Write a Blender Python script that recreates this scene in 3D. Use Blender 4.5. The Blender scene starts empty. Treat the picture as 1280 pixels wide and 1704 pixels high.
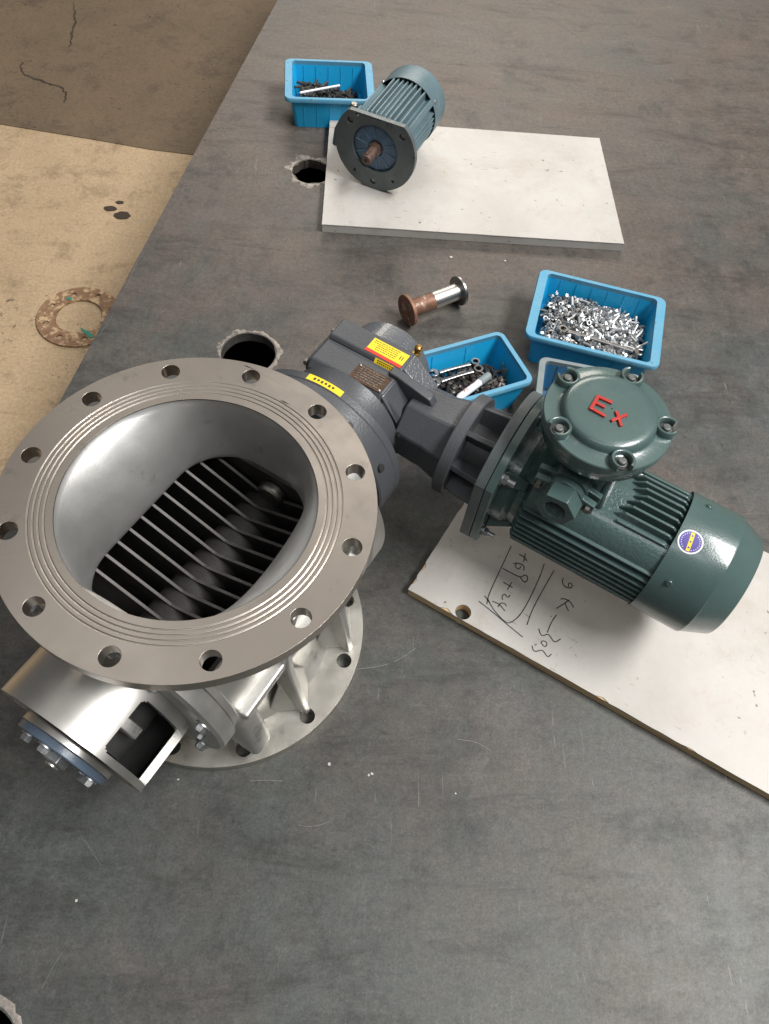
import bpy, bmesh, math, random
from mathutils import Vector, Matrix
from mathutils.geometry import tessellate_polygon
random.seed(11)
R = math.radians
SC = bpy.context.scene
COL = SC.collection

# ------------------------------------------------------------------ camera
cam_d = bpy.data.cameras.new('camera'); cam = bpy.data.objects.new('camera', cam_d); COL.objects.link(cam)
cam_d.sensor_fit = 'HORIZONTAL'; cam_d.sensor_width = 36.0
cam_d.lens = 36.0 * 1246.48 / 1280.0
cam_d.clip_start = 0.02; cam_d.clip_end = 100
RX = Vector((0.99734, 0.017572, 0.070745)); RY = Vector((0.051502, -0.856681, -0.513269)); RZ = Vector((0.051587, 0.515547, -0.855307))
m = Matrix.Identity(4)
for i in range(3):
    m[i][0] = RX[i]; m[i][1] = -RY[i]; m[i][2] = -RZ[i]
m.translation = Vector((0.18396, -0.45906, 1.15838))
cam.matrix_world = m
SC.camera = cam

# ------------------------------------------------------------------ light: soft daylight from the workshop's windows and roof lights
W = bpy.data.worlds.new('World'); SC.world = W; W.use_nodes = True
bg = W.node_tree.nodes['Background']; bg.inputs[0].default_value = (0.90, 0.89, 0.88, 1); bg.inputs[1].default_value = 0.15

def area(name, loc, target, sx, sy, power, col):
    d = bpy.data.lights.new(name, 'AREA'); d.shape = 'RECTANGLE'; d.size = sx; d.size_y = sy
    d.energy = power; d.color = col
    o = bpy.data.objects.new(name, d); COL.objects.link(o); o.location = loc
    o.rotation_euler = (Vector(target) - Vector(loc)).to_track_quat('-Z', 'Y').to_euler()
    return o
area('window_light', (5.9, -0.9, 9.4), (0.3, 0.5, 0.1), 6.0, 2.4, 1850, (1.0, 0.985, 0.965))
area('far_window_light', (0.8, 8.0, 4.4), (0.3, 1.2, 0.0), 5.0, 1.6, 240, (1.0, 0.92, 0.82))
area('ceiling_light', (0.4, 2.8, 5.4), (0.4, 2.8, 0.0), 7.0, 5.0, 66, (1.0, 0.95, 0.90))
area('roof_light', (0.0, -2.0, 5.2), (0.2, 0.0, 0.2), 3.0, 0.8, 36, (0.93, 0.98, 1.0))

VS = SC.view_settings
VS.view_transform = 'Standard'; VS.look = 'None'; VS.gamma = 1.0; VS.use_curve_mapping = False; VS.exposure = 0.0

# ------------------------------------------------------------------ materials
def nodes(name):
    mt = bpy.data.materials.new(name); mt.use_nodes = True
    nt = mt.node_tree; return mt, nt, nt.nodes['Principled BSDF']

def N(nt, kind, **kw):
    n = nt.nodes.new(kind)
    for k, v in kw.items():
        if k.startswith('i_'): n.inputs[k[2:].replace('_', ' ')].default_value = v
        else: setattr(n, k, v)
    return n

def coords(nt, scale=(1, 1, 1), rot=(0, 0, 0)):
    t = N(nt, 'ShaderNodeTexCoord'); mp = N(nt, 'ShaderNodeMapping')
    mp.inputs['Scale'].default_value = scale; mp.inputs['Rotation'].default_value = rot
    nt.links.new(t.outputs['Object'], mp.inputs['Vector']); return mp.outputs[0]

def noise(nt, vec, scale, detail=4, rough=.55, dist=0.0):
    n = N(nt, 'ShaderNodeTexNoise'); n.inputs['Scale'].default_value = scale; n.inputs['Detail'].default_value = detail
    n.inputs['Roughness'].default_value = rough; n.inputs['Distortion'].default_value = dist
    nt.links.new(vec, n.inputs['Vector']); return n.outputs['Fac']

def ramp(nt, fac, stops, interp='LINEAR'):
    r = N(nt, 'ShaderNodeValToRGB'); r.color_ramp.interpolation = interp
    el = r.color_ramp.elements
    while len(el) < len(stops): el.new(0.5)
    for e, (p, c) in zip(el, stops):
        e.position = p; e.color = (c, c, c, 1) if isinstance(c, (int, float)) else (*c, 1)
    nt.links.new(fac, r.inputs[0]); return r.outputs[0]

def mix(nt, fac, a, b, mode='MIX'):
    n = N(nt, 'ShaderNodeMix', data_type='RGBA', blend_type=mode)
    def put(s, v):
        if isinstance(v, bpy.types.NodeSocket): nt.links.new(v, s)
        elif isinstance(v, (int, float)): s.default_value = v if s.type == 'VALUE' else (v, v, v, 1)
        else: s.default_value = (*v, 1)
    put(n.inputs[0], fac); put(n.inputs[6], a); put(n.inputs[7], b); return n.outputs[2]

def math_(nt, op, a, b=0.0):
    n = N(nt, 'ShaderNodeMath', operation=op)
    for s, v in zip(n.inputs, (a, b)):
        if isinstance(v, bpy.types.NodeSocket): nt.links.new(v, s)
        else: s.default_value = v
    return n.outputs[0]

def bump(nt, bs, height, strength, dist=.001):
    b = N(nt, 'ShaderNodeBump'); b.inputs['Strength'].default_value = strength; b.inputs['Distance'].default_value = dist
    nt.links.new(height, b.inputs['Height']); nt.links.new(b.outputs[0], bs.inputs['Normal'])

def simple(name, c1, c2=None, rough=.5, metal=0., ns=12., bs=0., bsc=250., spec=.5, r2=None, coat=0., dirt=None, dirts=40., dirtt=.62):
    mt, nt, b = nodes(name); v = coords(nt)
    c2 = c2 or tuple(x * .8 for x in c1)
    col = mix(nt, ramp(nt, noise(nt, v, ns, 6, .6), [(.3, 0), (.7, 1)]), c1, c2)
    if dirt: col = mix(nt, ramp(nt, noise(nt, v, dirts, 8, .7), [(dirtt, 0), (dirtt + .08, 1)]), col, dirt)
    nt.links.new(col, b.inputs['Base Color'])
    b.inputs['Metallic'].default_value = metal; b.inputs['Specular IOR Level'].default_value = spec
    if r2 is None: r2 = rough * 1.25
    rr = N(nt, 'ShaderNodeMapRange'); rr.inputs['To Min'].default_value = rough; rr.inputs['To Max'].default_value = r2
    rr.inputs['From Min'].default_value = .3; rr.inputs['From Max'].default_value = .7
    nt.links.new(noise(nt, v, ns * 2.3, 5, .6), rr.inputs['Value']); nt.links.new(rr.outputs[0], b.inputs['Roughness'])
    if coat: b.inputs['Coat Weight'].default_value = coat; b.inputs['Coat Roughness'].default_value = .12
    if bs: bump(nt, b, noise(nt, v, bsc, 3, .6), bs)
    return mt

MT = {}
MT['cast'] = simple('blasted_stainless', (.62, .61, .585), (.50, .49, .465), .42, 1., 14, .25, 700, r2=.54, dirt=(.36, .35, .33), dirts=22, dirtt=.60)
MT['smooth'] = simple('polished_stainless', (.60, .585, .555), (.50, .485, .46), .33, 1., 10, 0, 420, r2=.42)
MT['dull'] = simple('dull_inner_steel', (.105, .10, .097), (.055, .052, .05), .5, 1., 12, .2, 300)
MT['zinc'] = simple('zinc_plate', (.52, .53, .54), (.36, .37, .38), .40, 1., 90, .1, 900)
MT['oxide'] = simple('black_oxide_steel', (.050, .048, .046), (.10, .09, .08), .38, .6, 120, .1, 900, dirt=(.12, .06, .03), dirts=160, dirtt=.6)
MT['bolt_dark'] = simple('dull_bolt_steel', (.30, .29, .27), (.16, .15, .14), .35, 1., 60, .1, 900)
MT['green'] = simple('green_motor_enamel', (.070, .114, .108), (.054, .093, .088), .17, 0., 9, .22, 330, r2=.36, coat=.35, dirt=(.105, .135, .13), dirts=34, dirtt=.66)
MT['green_cast'] = simple('green_enamel_on_casting', (.062, .106, .100), (.050, .088, .083), .17, 0., 8, 1.0, 210, r2=.28, coat=.5)
MT['green_dull'] = simple('green_paint_worn', (.120, .182, .205), (.085, .132, .150), .33, 0., 18, .3, 260, r2=.45, dirt=(.03, .035, .035), dirts=30, dirtt=.64)
MT['grey'] = simple('slate_gearbox_paint', (.068, .072, .080), (.052, .055, .061), .34, 0., 10, .45, 260, r2=.48)
MT['grey_cast'] = simple('slate_paint_on_casting', (.105, .112, .122), (.085, .091, .10), .20, 0., 10, 1.0, 190, r2=.30, coat=.4)
MT['bluegrey'] = simple('blue_grey_cap_paint', (.075, .105, .145), (.055, .08, .115), .30, 0., 20, .25, 300)
MT['blueface'] = simple('worn_blue_flange_paint', (.12, .20, .29), (.08, .13, .19), .42, 0., 35, .3, 200, dirt=(.03, .03, .03), dirts=55, dirtt=.6)
MT['dark'] = simple('dark_flange_steel', (.060, .064, .066), (.040, .042, .043), .38, .2, 30, .2, 300)
MT['black'] = simple('recess_black', (.018, .018, .018), (.03, .03, .03), .5, 0., 30)  # flat black painted in for the shade in holes, slots and hollows
MT['red'] = simple('red_letter_enamel', (.45, .035, .025), (.36, .025, .02), .3, 0., 60)
MT['brass'] = simple('brass', (.60, .38, .13), (.45, .27, .08), .3, 1., 60)
MT['yellow'] = simple('yellow_label_film', (.85, .62, .02), (.80, .56, .02), .35, 0., 60)
MT['redband'] = simple('red_label_band', (.72, .035, .015), (.66, .03, .015), .35, 0., 60)
MT['ink'] = simple('label_ink', (.035, .03, .015), (.05, .04, .02), .5, 0., 60)
MT['pen'] = simple('marker_ink', (.016, .016, .022), (.05, .05, .06), .6, 0., 90)
MT['chip'] = simple('pale_chip', (.5, .47, .43), (.35, .33, .3), .5)
MT['white'] = simple('white_label_film', (.78, .78, .78), (.72, .72, .72), .4, 0., 60)
MT['purple'] = simple('purple_label_film', (.085, .06, .30), (.07, .05, .26), .4, 0., 60)
MT['blue'] = simple('blue_bin_plastic', (.010, .40, .74), (.012, .35, .66), .34, 0., 9, .15, 260, r2=.5, dirt=(.02, .06, .09), dirts=22, dirtt=.66)
MT['blue_worn'] = simple('dusty_blue_bin_plastic', (.018, .16, .34), (.05, .12, .19), .45, 0., 14, .2, 260, dirt=(.05, .06, .065), dirts=26, dirtt=.55)
MT['lip'] = simple('scuffed_blue_rim', (.07, .29, .46), (.13, .32, .44), .45, 0., 30, .2, 260, dirt=(.05, .12, .15), dirts=60, dirtt=.60)
MT['lip_worn'] = simple('greyed_bin_rim', (.22, .25, .25), (.15, .19, .20), .5, 0., 30, .2, 260)
MT['rust'] = simple('rusty_steel', (.27, .135, .082), (.15, .072, .045), .50, .35, 45, .5, 240, dirt=(.38, .33, .29), dirts=70, dirtt=.56)
MT['rust_floor'] = simple('flaking_rust', (.23, .135, .072), (.15, .08, .045), .75, 0., 30, .6, 200, dirt=(.42, .30, .175), dirts=40, dirtt=.50)
MT['plate'] = simple('brown_nameplate', (.11, .058, .032), (.055, .030, .018), .35, .5, 60, .6, 260, dirt=(.26, .17, .08), dirts=120, dirtt=.6)
MT['chrome'] = simple('spanner_steel', (.42, .40, .38), (.25, .24, .23), .30, 1., 40, .1, 300)
MT['rimdust'] = simple('bare_cut_steel', (.36, .32, .28), (.22, .20, .18), .42, .6, 60, .6, 160, dirt=(.14, .13, .12), dirts=70, dirtt=.5)
MT['green_bit'] = simple('teal_paint_flake', (.03, .22, .16), (.02, .16, .12), .5)
MT['funnel'] = simple('satin_funnel_steel', (.66, .655, .64), (.55, .545, .53), .35, .80, 12, .2, 600, r2=.45, dirt=(.45, .44, .42), dirts=26, dirtt=.62)
MT['ground'] = simple('ground_flange_steel', (.60, .58, .53), (.46, .44, .40), .30, 1., 16, .2, 500, r2=.42, dirt=(.40, .37, .31), dirts=28, dirtt=.60)
MT['scratch'] = simple('bare_scratch', (.25, .24, .23), (.13, .13, .125), .45, .5, 160)
MT['flange_grey'] = simple('worn_grey_flange', (.115, .135, .138), (.082, .095, .098), .36, .1, 30, .3, 260, dirt=(.03, .032, .033), dirts=34, dirtt=.60)
MT['shaft_rust'] = simple('dull_shaft_rust', (.135, .072, .055), (.21, .15, .125), .42, .5, 60, .4, 240)
MT['lid_bolt'] = simple('grey_painted_bolt', (.16, .17, .16), (.09, .10, .095), .4, .5, 200)

def turned():
    mt, nt, b = nodes('turned_flange_steel')
    t = N(nt, 'ShaderNodeTexCoord'); s = N(nt, 'ShaderNodeSeparateXYZ'); nt.links.new(t.outputs['Object'], s.inputs[0])
    r = math_(nt, 'SQRT', math_(nt, 'ADD', math_(nt, 'MULTIPLY', s.outputs[0], s.outputs[0]), math_(nt, 'MULTIPLY', s.outputs[1], s.outputs[1])))
    c = N(nt, 'ShaderNodeCombineXYZ'); nt.links.new(math_(nt, 'MULTIPLY', r, 1.0), c.inputs[0])
    fine = noise(nt, c.outputs[0], 900, 3, .7)
    v = t.outputs['Object']
    col = mix(nt, ramp(nt, noise(nt, v, 9, 6, .6), [(.3, 0), (.7, 1)]), (.485, .440, .392), (.41, .368, .325))
    col = mix(nt, ramp(nt, fine, [(.35, 0), (.65, 1)]), col, (.455, .412, .366))
    col = mix(nt, ramp(nt, noise(nt, v, 26, 8, .7), [(.60, 0), (.74, .6)]), col, (.25, .22, .195))
    nt.links.new(col, b.inputs['Base Color']); b.inputs['Metallic'].default_value = 1.0
    rr = ramp(nt, noise(nt, v, 16, 6, .65), [(.3, .25), (.7, .38)]); nt.links.new(rr, b.inputs['Roughness'])
    b.inputs['Anisotropic'].default_value = .55
    tg = N(nt, 'ShaderNodeTangent', direction_type='RADIAL', axis='Z'); nt.links.new(tg.outputs[0], b.inputs['Tangent'])
    bump(nt, b, fine, .14, .0006); return mt
MT['turned'] = turned()

def brushed(name, axis):
    mt, nt, b = nodes(name)
    sc = [60, 60, 60]; sc[axis] = 1400
    v = coords(nt, sc); f = noise(nt, v, 1, 3, .6)
    nt.links.new(ramp(nt, f, [(.35, (.010, .009, .009)), (.7, (.032, .029, .027))]), b.inputs['Base Color'])
    b.inputs['Metallic'].default_value = .5; b.inputs['Roughness'].default_value = .68
    bump(nt, b, f, .2, .0006); return mt
MT['brushed'] = brushed('brushed_shaft_steel', 1)

def table_mat():
    mt, nt, b = nodes('worn_steel_plate'); v = coords(nt)
    big = noise(nt, v, 1.3, 5, .6); mid = noise(nt, v, 15, 12, .80); mid2 = noise(nt, coords(nt, (1, 1, 1), (0, 0, 1.1)), 6, 12, .80, .2)
    fine = noise(nt, v, 95, 6, .8); vf = noise(nt, v, 300, 4, .8)
    col = mix(nt, ramp(nt, big, [(.32, 0), (.68, 1)]), (0.0715, 0.0775, 0.0752), (0.0909, 0.0874, 0.0828))
    col = mix(nt, ramp(nt, noise(nt, coords(nt, (1, 1, 1), (0, 0, .6)), 3.2, 10, .74), [(.42, 0), (.62, 1)]), col, (0.0879, 0.0775, 0.0707))   # brown bloom
    col = mix(nt, ramp(nt, noise(nt, coords(nt, (1, 1, 1), (0, 0, 2.1)), 4.1, 9, .72), [(.54, 0), (.70, .7)]), col, (0.0641, 0.0745, 0.0707))   # greenish film
    col = mix(nt, ramp(nt, mid, [(.36, .75), (.49, 0)]), col, (0.0477, 0.0479, 0.0471))
    col = mix(nt, ramp(nt, mid, [(.54, 0), (.68, .6)]), col, (0.1229, 0.1201, 0.1148))
    col = mix(nt, ramp(nt, mid2, [(.34, .8), (.46, 0)]), col, (0.0402, 0.0418, 0.0418))
    smear = noise(nt, coords(nt, (2.2, 9, 1), (0, 0, .12)), 1.6, 10, .78, .5)
    col = mix(nt, ramp(nt, smear, [(.34, .9), (.48, 0)]), col, (0.0462, 0.0441, 0.0418))
    col = mix(nt, ramp(nt, smear, [(.56, 0), (.70, .5)]), col, (0.1252, 0.1140, 0.1049))
    sp = N(nt, 'ShaderNodeSeparateXYZ'); nt.links.new(v, sp.inputs[0])
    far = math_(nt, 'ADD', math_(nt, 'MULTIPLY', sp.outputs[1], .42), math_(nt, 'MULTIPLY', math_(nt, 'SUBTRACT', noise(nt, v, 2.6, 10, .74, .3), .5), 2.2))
    lit_brown = ramp(nt, far, [(.05, 0), (.62, .80)])  # brown mottles plus painted light: colour lifts towards the far end
    col = mix(nt, lit_brown, col, mix(nt, 1.0, col, (1.42, 1.24, 1.12), 'MULTIPLY'))
    col = mix(nt, ramp(nt, far, [(0.0, .6), (.12, 0)]), col, mix(nt, 1.0, col, (.78, .84, .80), 'MULTIPLY'))  # painted shade: near end of the plate darker and greener in colour
    pit = math_(nt, 'MULTIPLY', ramp(nt, noise(nt, v, 75, 5, .75), [(.58, 0), (.66, .8)]), ramp(nt, noise(nt, v, 4.0, 5, .6), [(.48, 0), (.60, 1)]))
    col = mix(nt, pit, col, (0.0298, 0.0281, 0.0266))
    col = mix(nt, .55, col, ramp(nt, fine, [(.3, .28), (.7, .72)]), 'OVERLAY')
    col = mix(nt, .60, col, ramp(nt, vf, [(.3, .24), (.7, .76)]), 'OVERLAY')
    for rot, sx, sy, th in ((.35, 210, 9, .70), (1.25, 240, 14, .705), (-.6, 190, 11, .705), (2.2, 260, 18, .71), (.9, 150, 4, .735), (2.7, 330, 16, .71)):
        s = noise(nt, coords(nt, (sx, sy, 1), (0, 0, rot)), 1, 2, .5, .3)
        msk = ramp(nt, noise(nt, coords(nt, (1, 1, 1), (0, 0, rot)), 5.4, 4, .6), [(.54, 0), (.64, 1)])
        k = math_(nt, 'MULTIPLY', ramp(nt, s, [(th, 0), (th + .04, .42)]), msk)
        col = mix(nt, k, col, (0.2309, 0.2280, 0.2166))
    nt.links.new(col, b.inputs['Base Color']); b.inputs['Metallic'].default_value = .30
    nt.links.new(ramp(nt, mid, [(.3, .40), (.7, .60)]), b.inputs['Roughness'])
    b.inputs['Specular IOR Level'].default_value = .4
    bump(nt, b, mix(nt, .5, fine, mid), .30, .0016); return mt
MT['table'] = table_mat()

def board_mat():
    mt, nt, b = nodes('scuffed_white_board'); v = coords(nt)
    col = mix(nt, ramp(nt, noise(nt, v, 4, 8, .7, .3), [(.34, 0), (.66, 1)]), (.50, .478, .448), (.41, .385, .352))
    col = mix(nt, ramp(nt, noise(nt, v, 13, 10, .78, .2), [(.54, 0), (.72, .6)]), col, (.36, .31, .255))
    col = mix(nt, ramp(nt, noise(nt, coords(nt, (1, 1.02, 1), (0, 0, 1.)), 7, 8, .74), [(.60, 0), (.74, .6)]), col, (.42, .28, .25))
    col = mix(nt, ramp(nt, noise(nt, v, 48, 9, .8), [(.62, 0), (.72, .6)]), col, (.24, .22, .20))
    spk = math_(nt, 'MULTIPLY', ramp(nt, noise(nt, v, 70, 5, .7), [(.62, 0), (.69, .85)]), ramp(nt, noise(nt, v, 6, 5, .65), [(.50, 0), (.64, 1)]))
    col = mix(nt, spk, col, (.13, .11, .09))
    col = mix(nt, ramp(nt, noise(nt, v, 52, 3, .55), [(.70, 0), (.73, .9)]), col, (.12, .10, .085))
    col = mix(nt, ramp(nt, noise(nt, coords(nt, (1, 1, 1), (0, 0, 2.)), 2.6, 9, .76, .4), [(.55, 0), (.70, .55)]), col, (.36, .295, .225))
    for rot, a, c_ in ((.5, 30, 160), (-.7, 25, 190), (1.4, 34, 150)):
        s = noise(nt, coords(nt, (a, c_, 1), (0, 0, rot)), 1, 2, .5)
        msk = ramp(nt, noise(nt, coords(nt, (1, 1, 1), (0, 0, rot)), 7, 3, .5), [(.54, 0), (.62, 1)])
        col = mix(nt, math_(nt, 'MULTIPLY', ramp(nt, s, [(.69, 0), (.72, .7)]), msk), col, (.24, .21, .18))
    nt.links.new(col, b.inputs['Base Color'])
    b.inputs['Roughness'].default_value = .5; bump(nt, b, noise(nt, v, 180, 4, .6), .12); return mt
MT['board'] = board_mat()

def wood_mat():
    mt, nt, b = nodes('raw_plywood_edge'); v = coords(nt, (4, 4, 160))
    col = ramp(nt, noise(nt, v, 1.4, 4, .6), [(.3, (.34, .21, .10)), (.5, (.56, .40, .22)), (.7, (.66, .52, .33))])
    nt.links.new(col, b.inputs['Base Color']); b.inputs['Roughness'].default_value = .7; return mt
MT['wood'] = wood_mat()

def floor_mat(name, a, c, d):
    mt, nt, b = nodes(name); v = coords(nt)
    col = mix(nt, ramp(nt, noise(nt, v, 2.2, 10, .72, .3), [(.34, 0), (.66, 1)]), a, c)
    col = mix(nt, ramp(nt, noise(nt, coords(nt, (1, 1, 1), (0, 0, 1.)), 7, 12, .80, .3), [(.34, .9), (.48, 0)]), col, d)
    col = mix(nt, ramp(nt, noise(nt, coords(nt, (3, 14, 1), (0, 0, .25)), 2, 9, .75, .6), [(.56, 0), (.68, .55)]), col, d)
    col = mix(nt, ramp(nt, noise(nt, v, 30, 8, .78), [(.57, 0), (.68, .7)]), col, d)
    col = mix(nt, .55, col, ramp(nt, noise(nt, v, 90, 6, .8), [(.3, .26), (.7, .74)]), 'OVERLAY')
    pit = math_(nt, 'MULTIPLY', ramp(nt, noise(nt, v, 42, 4, .7), [(.62, 0), (.68, .9)]), ramp(nt, noise(nt, v, 3.4, 4, .6), [(.5, 0), (.6, 1)]))
    col = mix(nt, pit, col, tuple(x * .3 for x in d))
    nt.links.new(col, b.inputs['Base Color']); b.inputs['Roughness'].default_value = .72
    bump(nt, b, noise(nt, v, 45, 10, .8), .55, .006); return mt
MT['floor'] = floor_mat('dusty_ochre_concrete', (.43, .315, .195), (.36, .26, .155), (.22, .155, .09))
MT['floor_dark'] = floor_mat('dark_brown_floor', (.135, .093, .055), (.108, .074, .043), (.066, .045, .028))  # same floor texture in a darker brown
MT['crack'] = simple('crack_dirt', (.03, .022, .015), (.045, .03, .02), .8)

# ------------------------------------------------------------------ mesh builder
def AX(o, d):
    return Matrix.Translation(Vector(o)) @ Vector(d).normalized().to_track_quat('Z', 'Y').to_matrix().to_4x4()

class MB:
    def __init__(s): s.v = []; s.f = []
    def add(s, vs, fs, M=None):
        k = len(s.v)
        s.v += [tuple(M @ Vector(p)) if M else tuple(p) for p in vs]
        s.f += [tuple(i + k for i in f) for f in fs]; return s
    def box(s, x0, x1, y0, y1, z0, z1, M=None):
        return s.add([(x0, y0, z0), (x1, y0, z0), (x1, y1, z0), (x0, y1, z0), (x0, y0, z1), (x1, y0, z1), (x1, y1, z1), (x0, y1, z1)],
                     [(0, 3, 2, 1), (4, 5, 6, 7), (0, 1, 5, 4), (1, 2, 6, 5), (2, 3, 7, 6), (3, 0, 4, 7)], M)
    def rings(s, rg, M=None, cap0=False, cap1=False, loop=False):
        n = len(rg[0]); vs = [p for r in rg for p in r]; fs = []
        L = len(rg)
        for a in range(L if loop else L - 1):
            b = (a + 1) % L
            for i in range(n):
                j = (i + 1) % n; fs.append((a * n + i, a * n + j, b * n + j, b * n + i))
        if cap0: fs.append(tuple(range(n))[::-1])
        if cap1: fs.append(tuple((L - 1) * n + i for i in range(n)))
        return s.add(vs, fs, M)
    def lathe(s, prof, M=None, n=48, cap0=True, cap1=True, loop=False):
        rg = [[(r * math.cos(2 * math.pi * i / n), r * math.sin(2 * math.pi * i / n), h) for i in range(n)] for r, h in prof]
        return s.rings(rg, M, cap0 and not loop, cap1 and not loop, loop)
    def cyl(s, p0, p1, r0, r1=None, n=24):
        r1 = r0 if r1 is None else r1
        d = Vector(p1) - Vector(p0); return s.lathe([(r0, 0), (r1, d.length)], AX(p0, d), n)
    def prism(s, poly, z0, z1, M=None):
        n = len(poly); vs = [(x, y, z0) for x, y in poly] + [(x, y, z1) for x, y in poly]
        return s.add(vs, [tuple(range(n))[::-1], tuple(range(n, 2 * n))] + [(i, (i + 1) % n, n + (i + 1) % n, n + i) for i in range(n)], M)
    def plate(s, outer, holes, z0, z1, M=None, top=True, bottom=True):
        loops = [outer] + holes; flat = [p for l in loops for p in l]; n = len(flat)
        tri = tessellate_polygon([[Vector((x, y, 0)) for x, y in l] for l in loops])
        vs = [(x, y, z0) for x, y in flat] + [(x, y, z1) for x, y in flat]; fs = []
        for t in tri:
            if top: fs.append(tuple(i + n for i in t))
            if bottom: fs.append(tuple(t[::-1]))
        k = 0
        for l in loops:
            q = len(l)
            for i in range(q):
                j = (i + 1) % q; fs.append((k + i, k + j, n + k + j, n + k + i))
            k += q
        return s.add(vs, fs, M)
    def tube(s, pts, r, n=8, caps=True):
        rg = []; pts = [Vector(p) for p in pts]
        for i, p in enumerate(pts):
            d = (pts[min(i + 1, len(pts) - 1)] - pts[max(i - 1, 0)]).normalized()
            q = d.to_track_quat('Z', 'Y'); rr = r[i] if isinstance(r, (list, tuple)) else r
            rg.append([tuple(p + q @ Vector((rr * math.cos(2 * math.pi * k / n), rr * math.sin(2 * math.pi * k / n), 0))) for k in range(n)])
        return s.rings(rg, None, caps, caps)
    def ribbon(s, pts, w, z0, z1):
        P = [Vector((p[0], p[1], 0)) for p in pts]; a = []; b = []
        for i, p in enumerate(P):
            d = (P[min(i + 1, len(P) - 1)] - P[max(i - 1, 0)]).normalized(); nrm = Vector((-d.y, d.x, 0)) * w * .5
            a.append((p + nrm).to_2d()); b.append((p - nrm).to_2d())
        for i in range(len(P) - 1):
            s.prism([a[i], b[i], b[i + 1], a[i + 1]], z0, z1)
        return s
    def mesh(s, name, sharp=32, mats=()):
        me = bpy.data.meshes.new(name); me.from_pydata(s.v, [], s.f); me.update()
        bm = bmesh.new(); bm.from_mesh(me); bmesh.ops.remove_doubles(bm, verts=bm.verts, dist=1e-6)
        bmesh.ops.recalc_face_normals(bm, faces=bm.faces); bm.to_mesh(me); bm.free()
        for p in me.polygons: p.use_smooth = True
        me.set_sharp_from_angle(angle=R(sharp))
        for mm in mats: me.materials.append(MT[mm])
        return me
    def build(s, name, mat, parent=None, sharp=32, bevel=0., seg=2):
        return put(name, s.mesh(name, sharp, (mat,)), parent, bevel=bevel, seg=seg)

def put(name, me, parent=None, M=None, bevel=0., seg=2):
    o = bpy.data.objects.new(name, me); COL.objects.link(o)
    if parent: o.parent = parent
    if M is not None: o.matrix_basis = M
    if bevel:
        md = o.modifiers.new('edge', 'BEVEL'); md.width = bevel; md.segments = seg; md.limit_method = 'ANGLE'; md.angle_limit = R(38)
        md.harden_normals = False
    return o

def empty(name, loc=(0, 0, 0), rz=0.):
    o = bpy.data.objects.new(name, None); COL.objects.link(o); o.location = loc; o.rotation_euler = (0, 0, rz)
    o.empty_display_size = .05; return o
def tag(o, label, cat, group=None, kind=None):
    if label: o['label'] = label; o['category'] = cat
    if group: o['group'] = group
    if kind: o['kind'] = kind
    return o
def circ(cx, cy, r, n=32, a0=0.): return [(cx + r * math.cos(a0 + 2 * math.pi * i / n), cy + r * math.sin(a0 + 2 * math.pi * i / n)) for i in range(n)]
def rray(t, hx, hy, r):
    """distance from centre to a rounded rectangle's edge along direction t"""
    c, s_ = abs(math.cos(t)), abs(math.sin(t)); lo, hi = 0., hx + hy
    for _ in range(40):
        d = (lo + hi) / 2; x, y = d * c, d * s_
        qx, qy = max(x - (hx - r), 0), max(y - (hy - r), 0)
        ins = x <= hx and y <= hy and (qx * qx + qy * qy <= r * r or qx == 0 or qy == 0)
        if ins: lo = d
        else: hi = d
    return lo
def rrect(hx, hy, r, n=6, cx=0., cy=0.):
    out = []
    for sx, sy, a in ((1, 1, 0), (-1, 1, 90), (-1, -1, 180), (1, -1, 270)):
        for i in range(n + 1):
            t = R(a + 90 * i / n); out.append((cx + sx * (hx - r) + r * math.cos(t), cy + sy * (hy - r) + r * math.sin(t)))
    return out
def smooth(pts, k=2):
    for _ in range(k):
        if len(pts) < 3: break
        o = [pts[0]]
        for a, b_ in zip(pts, pts[1:]):
            o += [(a[0] * .75 + b_[0] * .25, a[1] * .75 + b_[1] * .25), (a[0] * .25 + b_[0] * .75, a[1] * .25 + b_[1] * .75)]
        pts = o + [pts[-1]]
    return pts
def shell_sector(mb, ri, ro, y0, y1, a0, a1, n, zc):
    """tube about the y axis from angle a0 to a1 (degrees from up towards +x)"""
    rg = []
    for i in range(n + 1):
        t = R(a0 + (a1 - a0) * i / n); s_, c = math.sin(t), math.cos(t)
        rg.append([(ro * s_, y0, zc + ro * c), (ro * s_, y1, zc + ro * c), (ri * s_, y1, zc + ri * c), (ri * s_, y0, zc + ri * c)])
    return mb.rings(rg, None, True, True)

def hexbolt(name, r, h, washer=True, mat='zinc'):
    b = MB()
    z = 0.
    if washer: b.lathe([(r * 1.35, 0), (r * 1.35, r * .25)], None, 20); z = r * .25
    b.prism(circ(0, 0, r, 6), z, z + h * .8)
    b.prism(circ(0, 0, r * .86, 6), z + h * .8, z + h)
    return b.mesh(name, 30, (mat,))
BOLT = hexbolt('bolt', .0075, .007)
BOLT_S = hexbolt('bolt', .0055, .006)
BOLT_D = hexbolt('bolt', .0060, .006, False, 'bolt_dark')
def bolt(parent, p, d, me=None, rot=0., name='bolt'):
    return put(name, me or BOLT, parent, AX(p, d) @ Matrix.Rotation(rot, 4, 'Z'))

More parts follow.
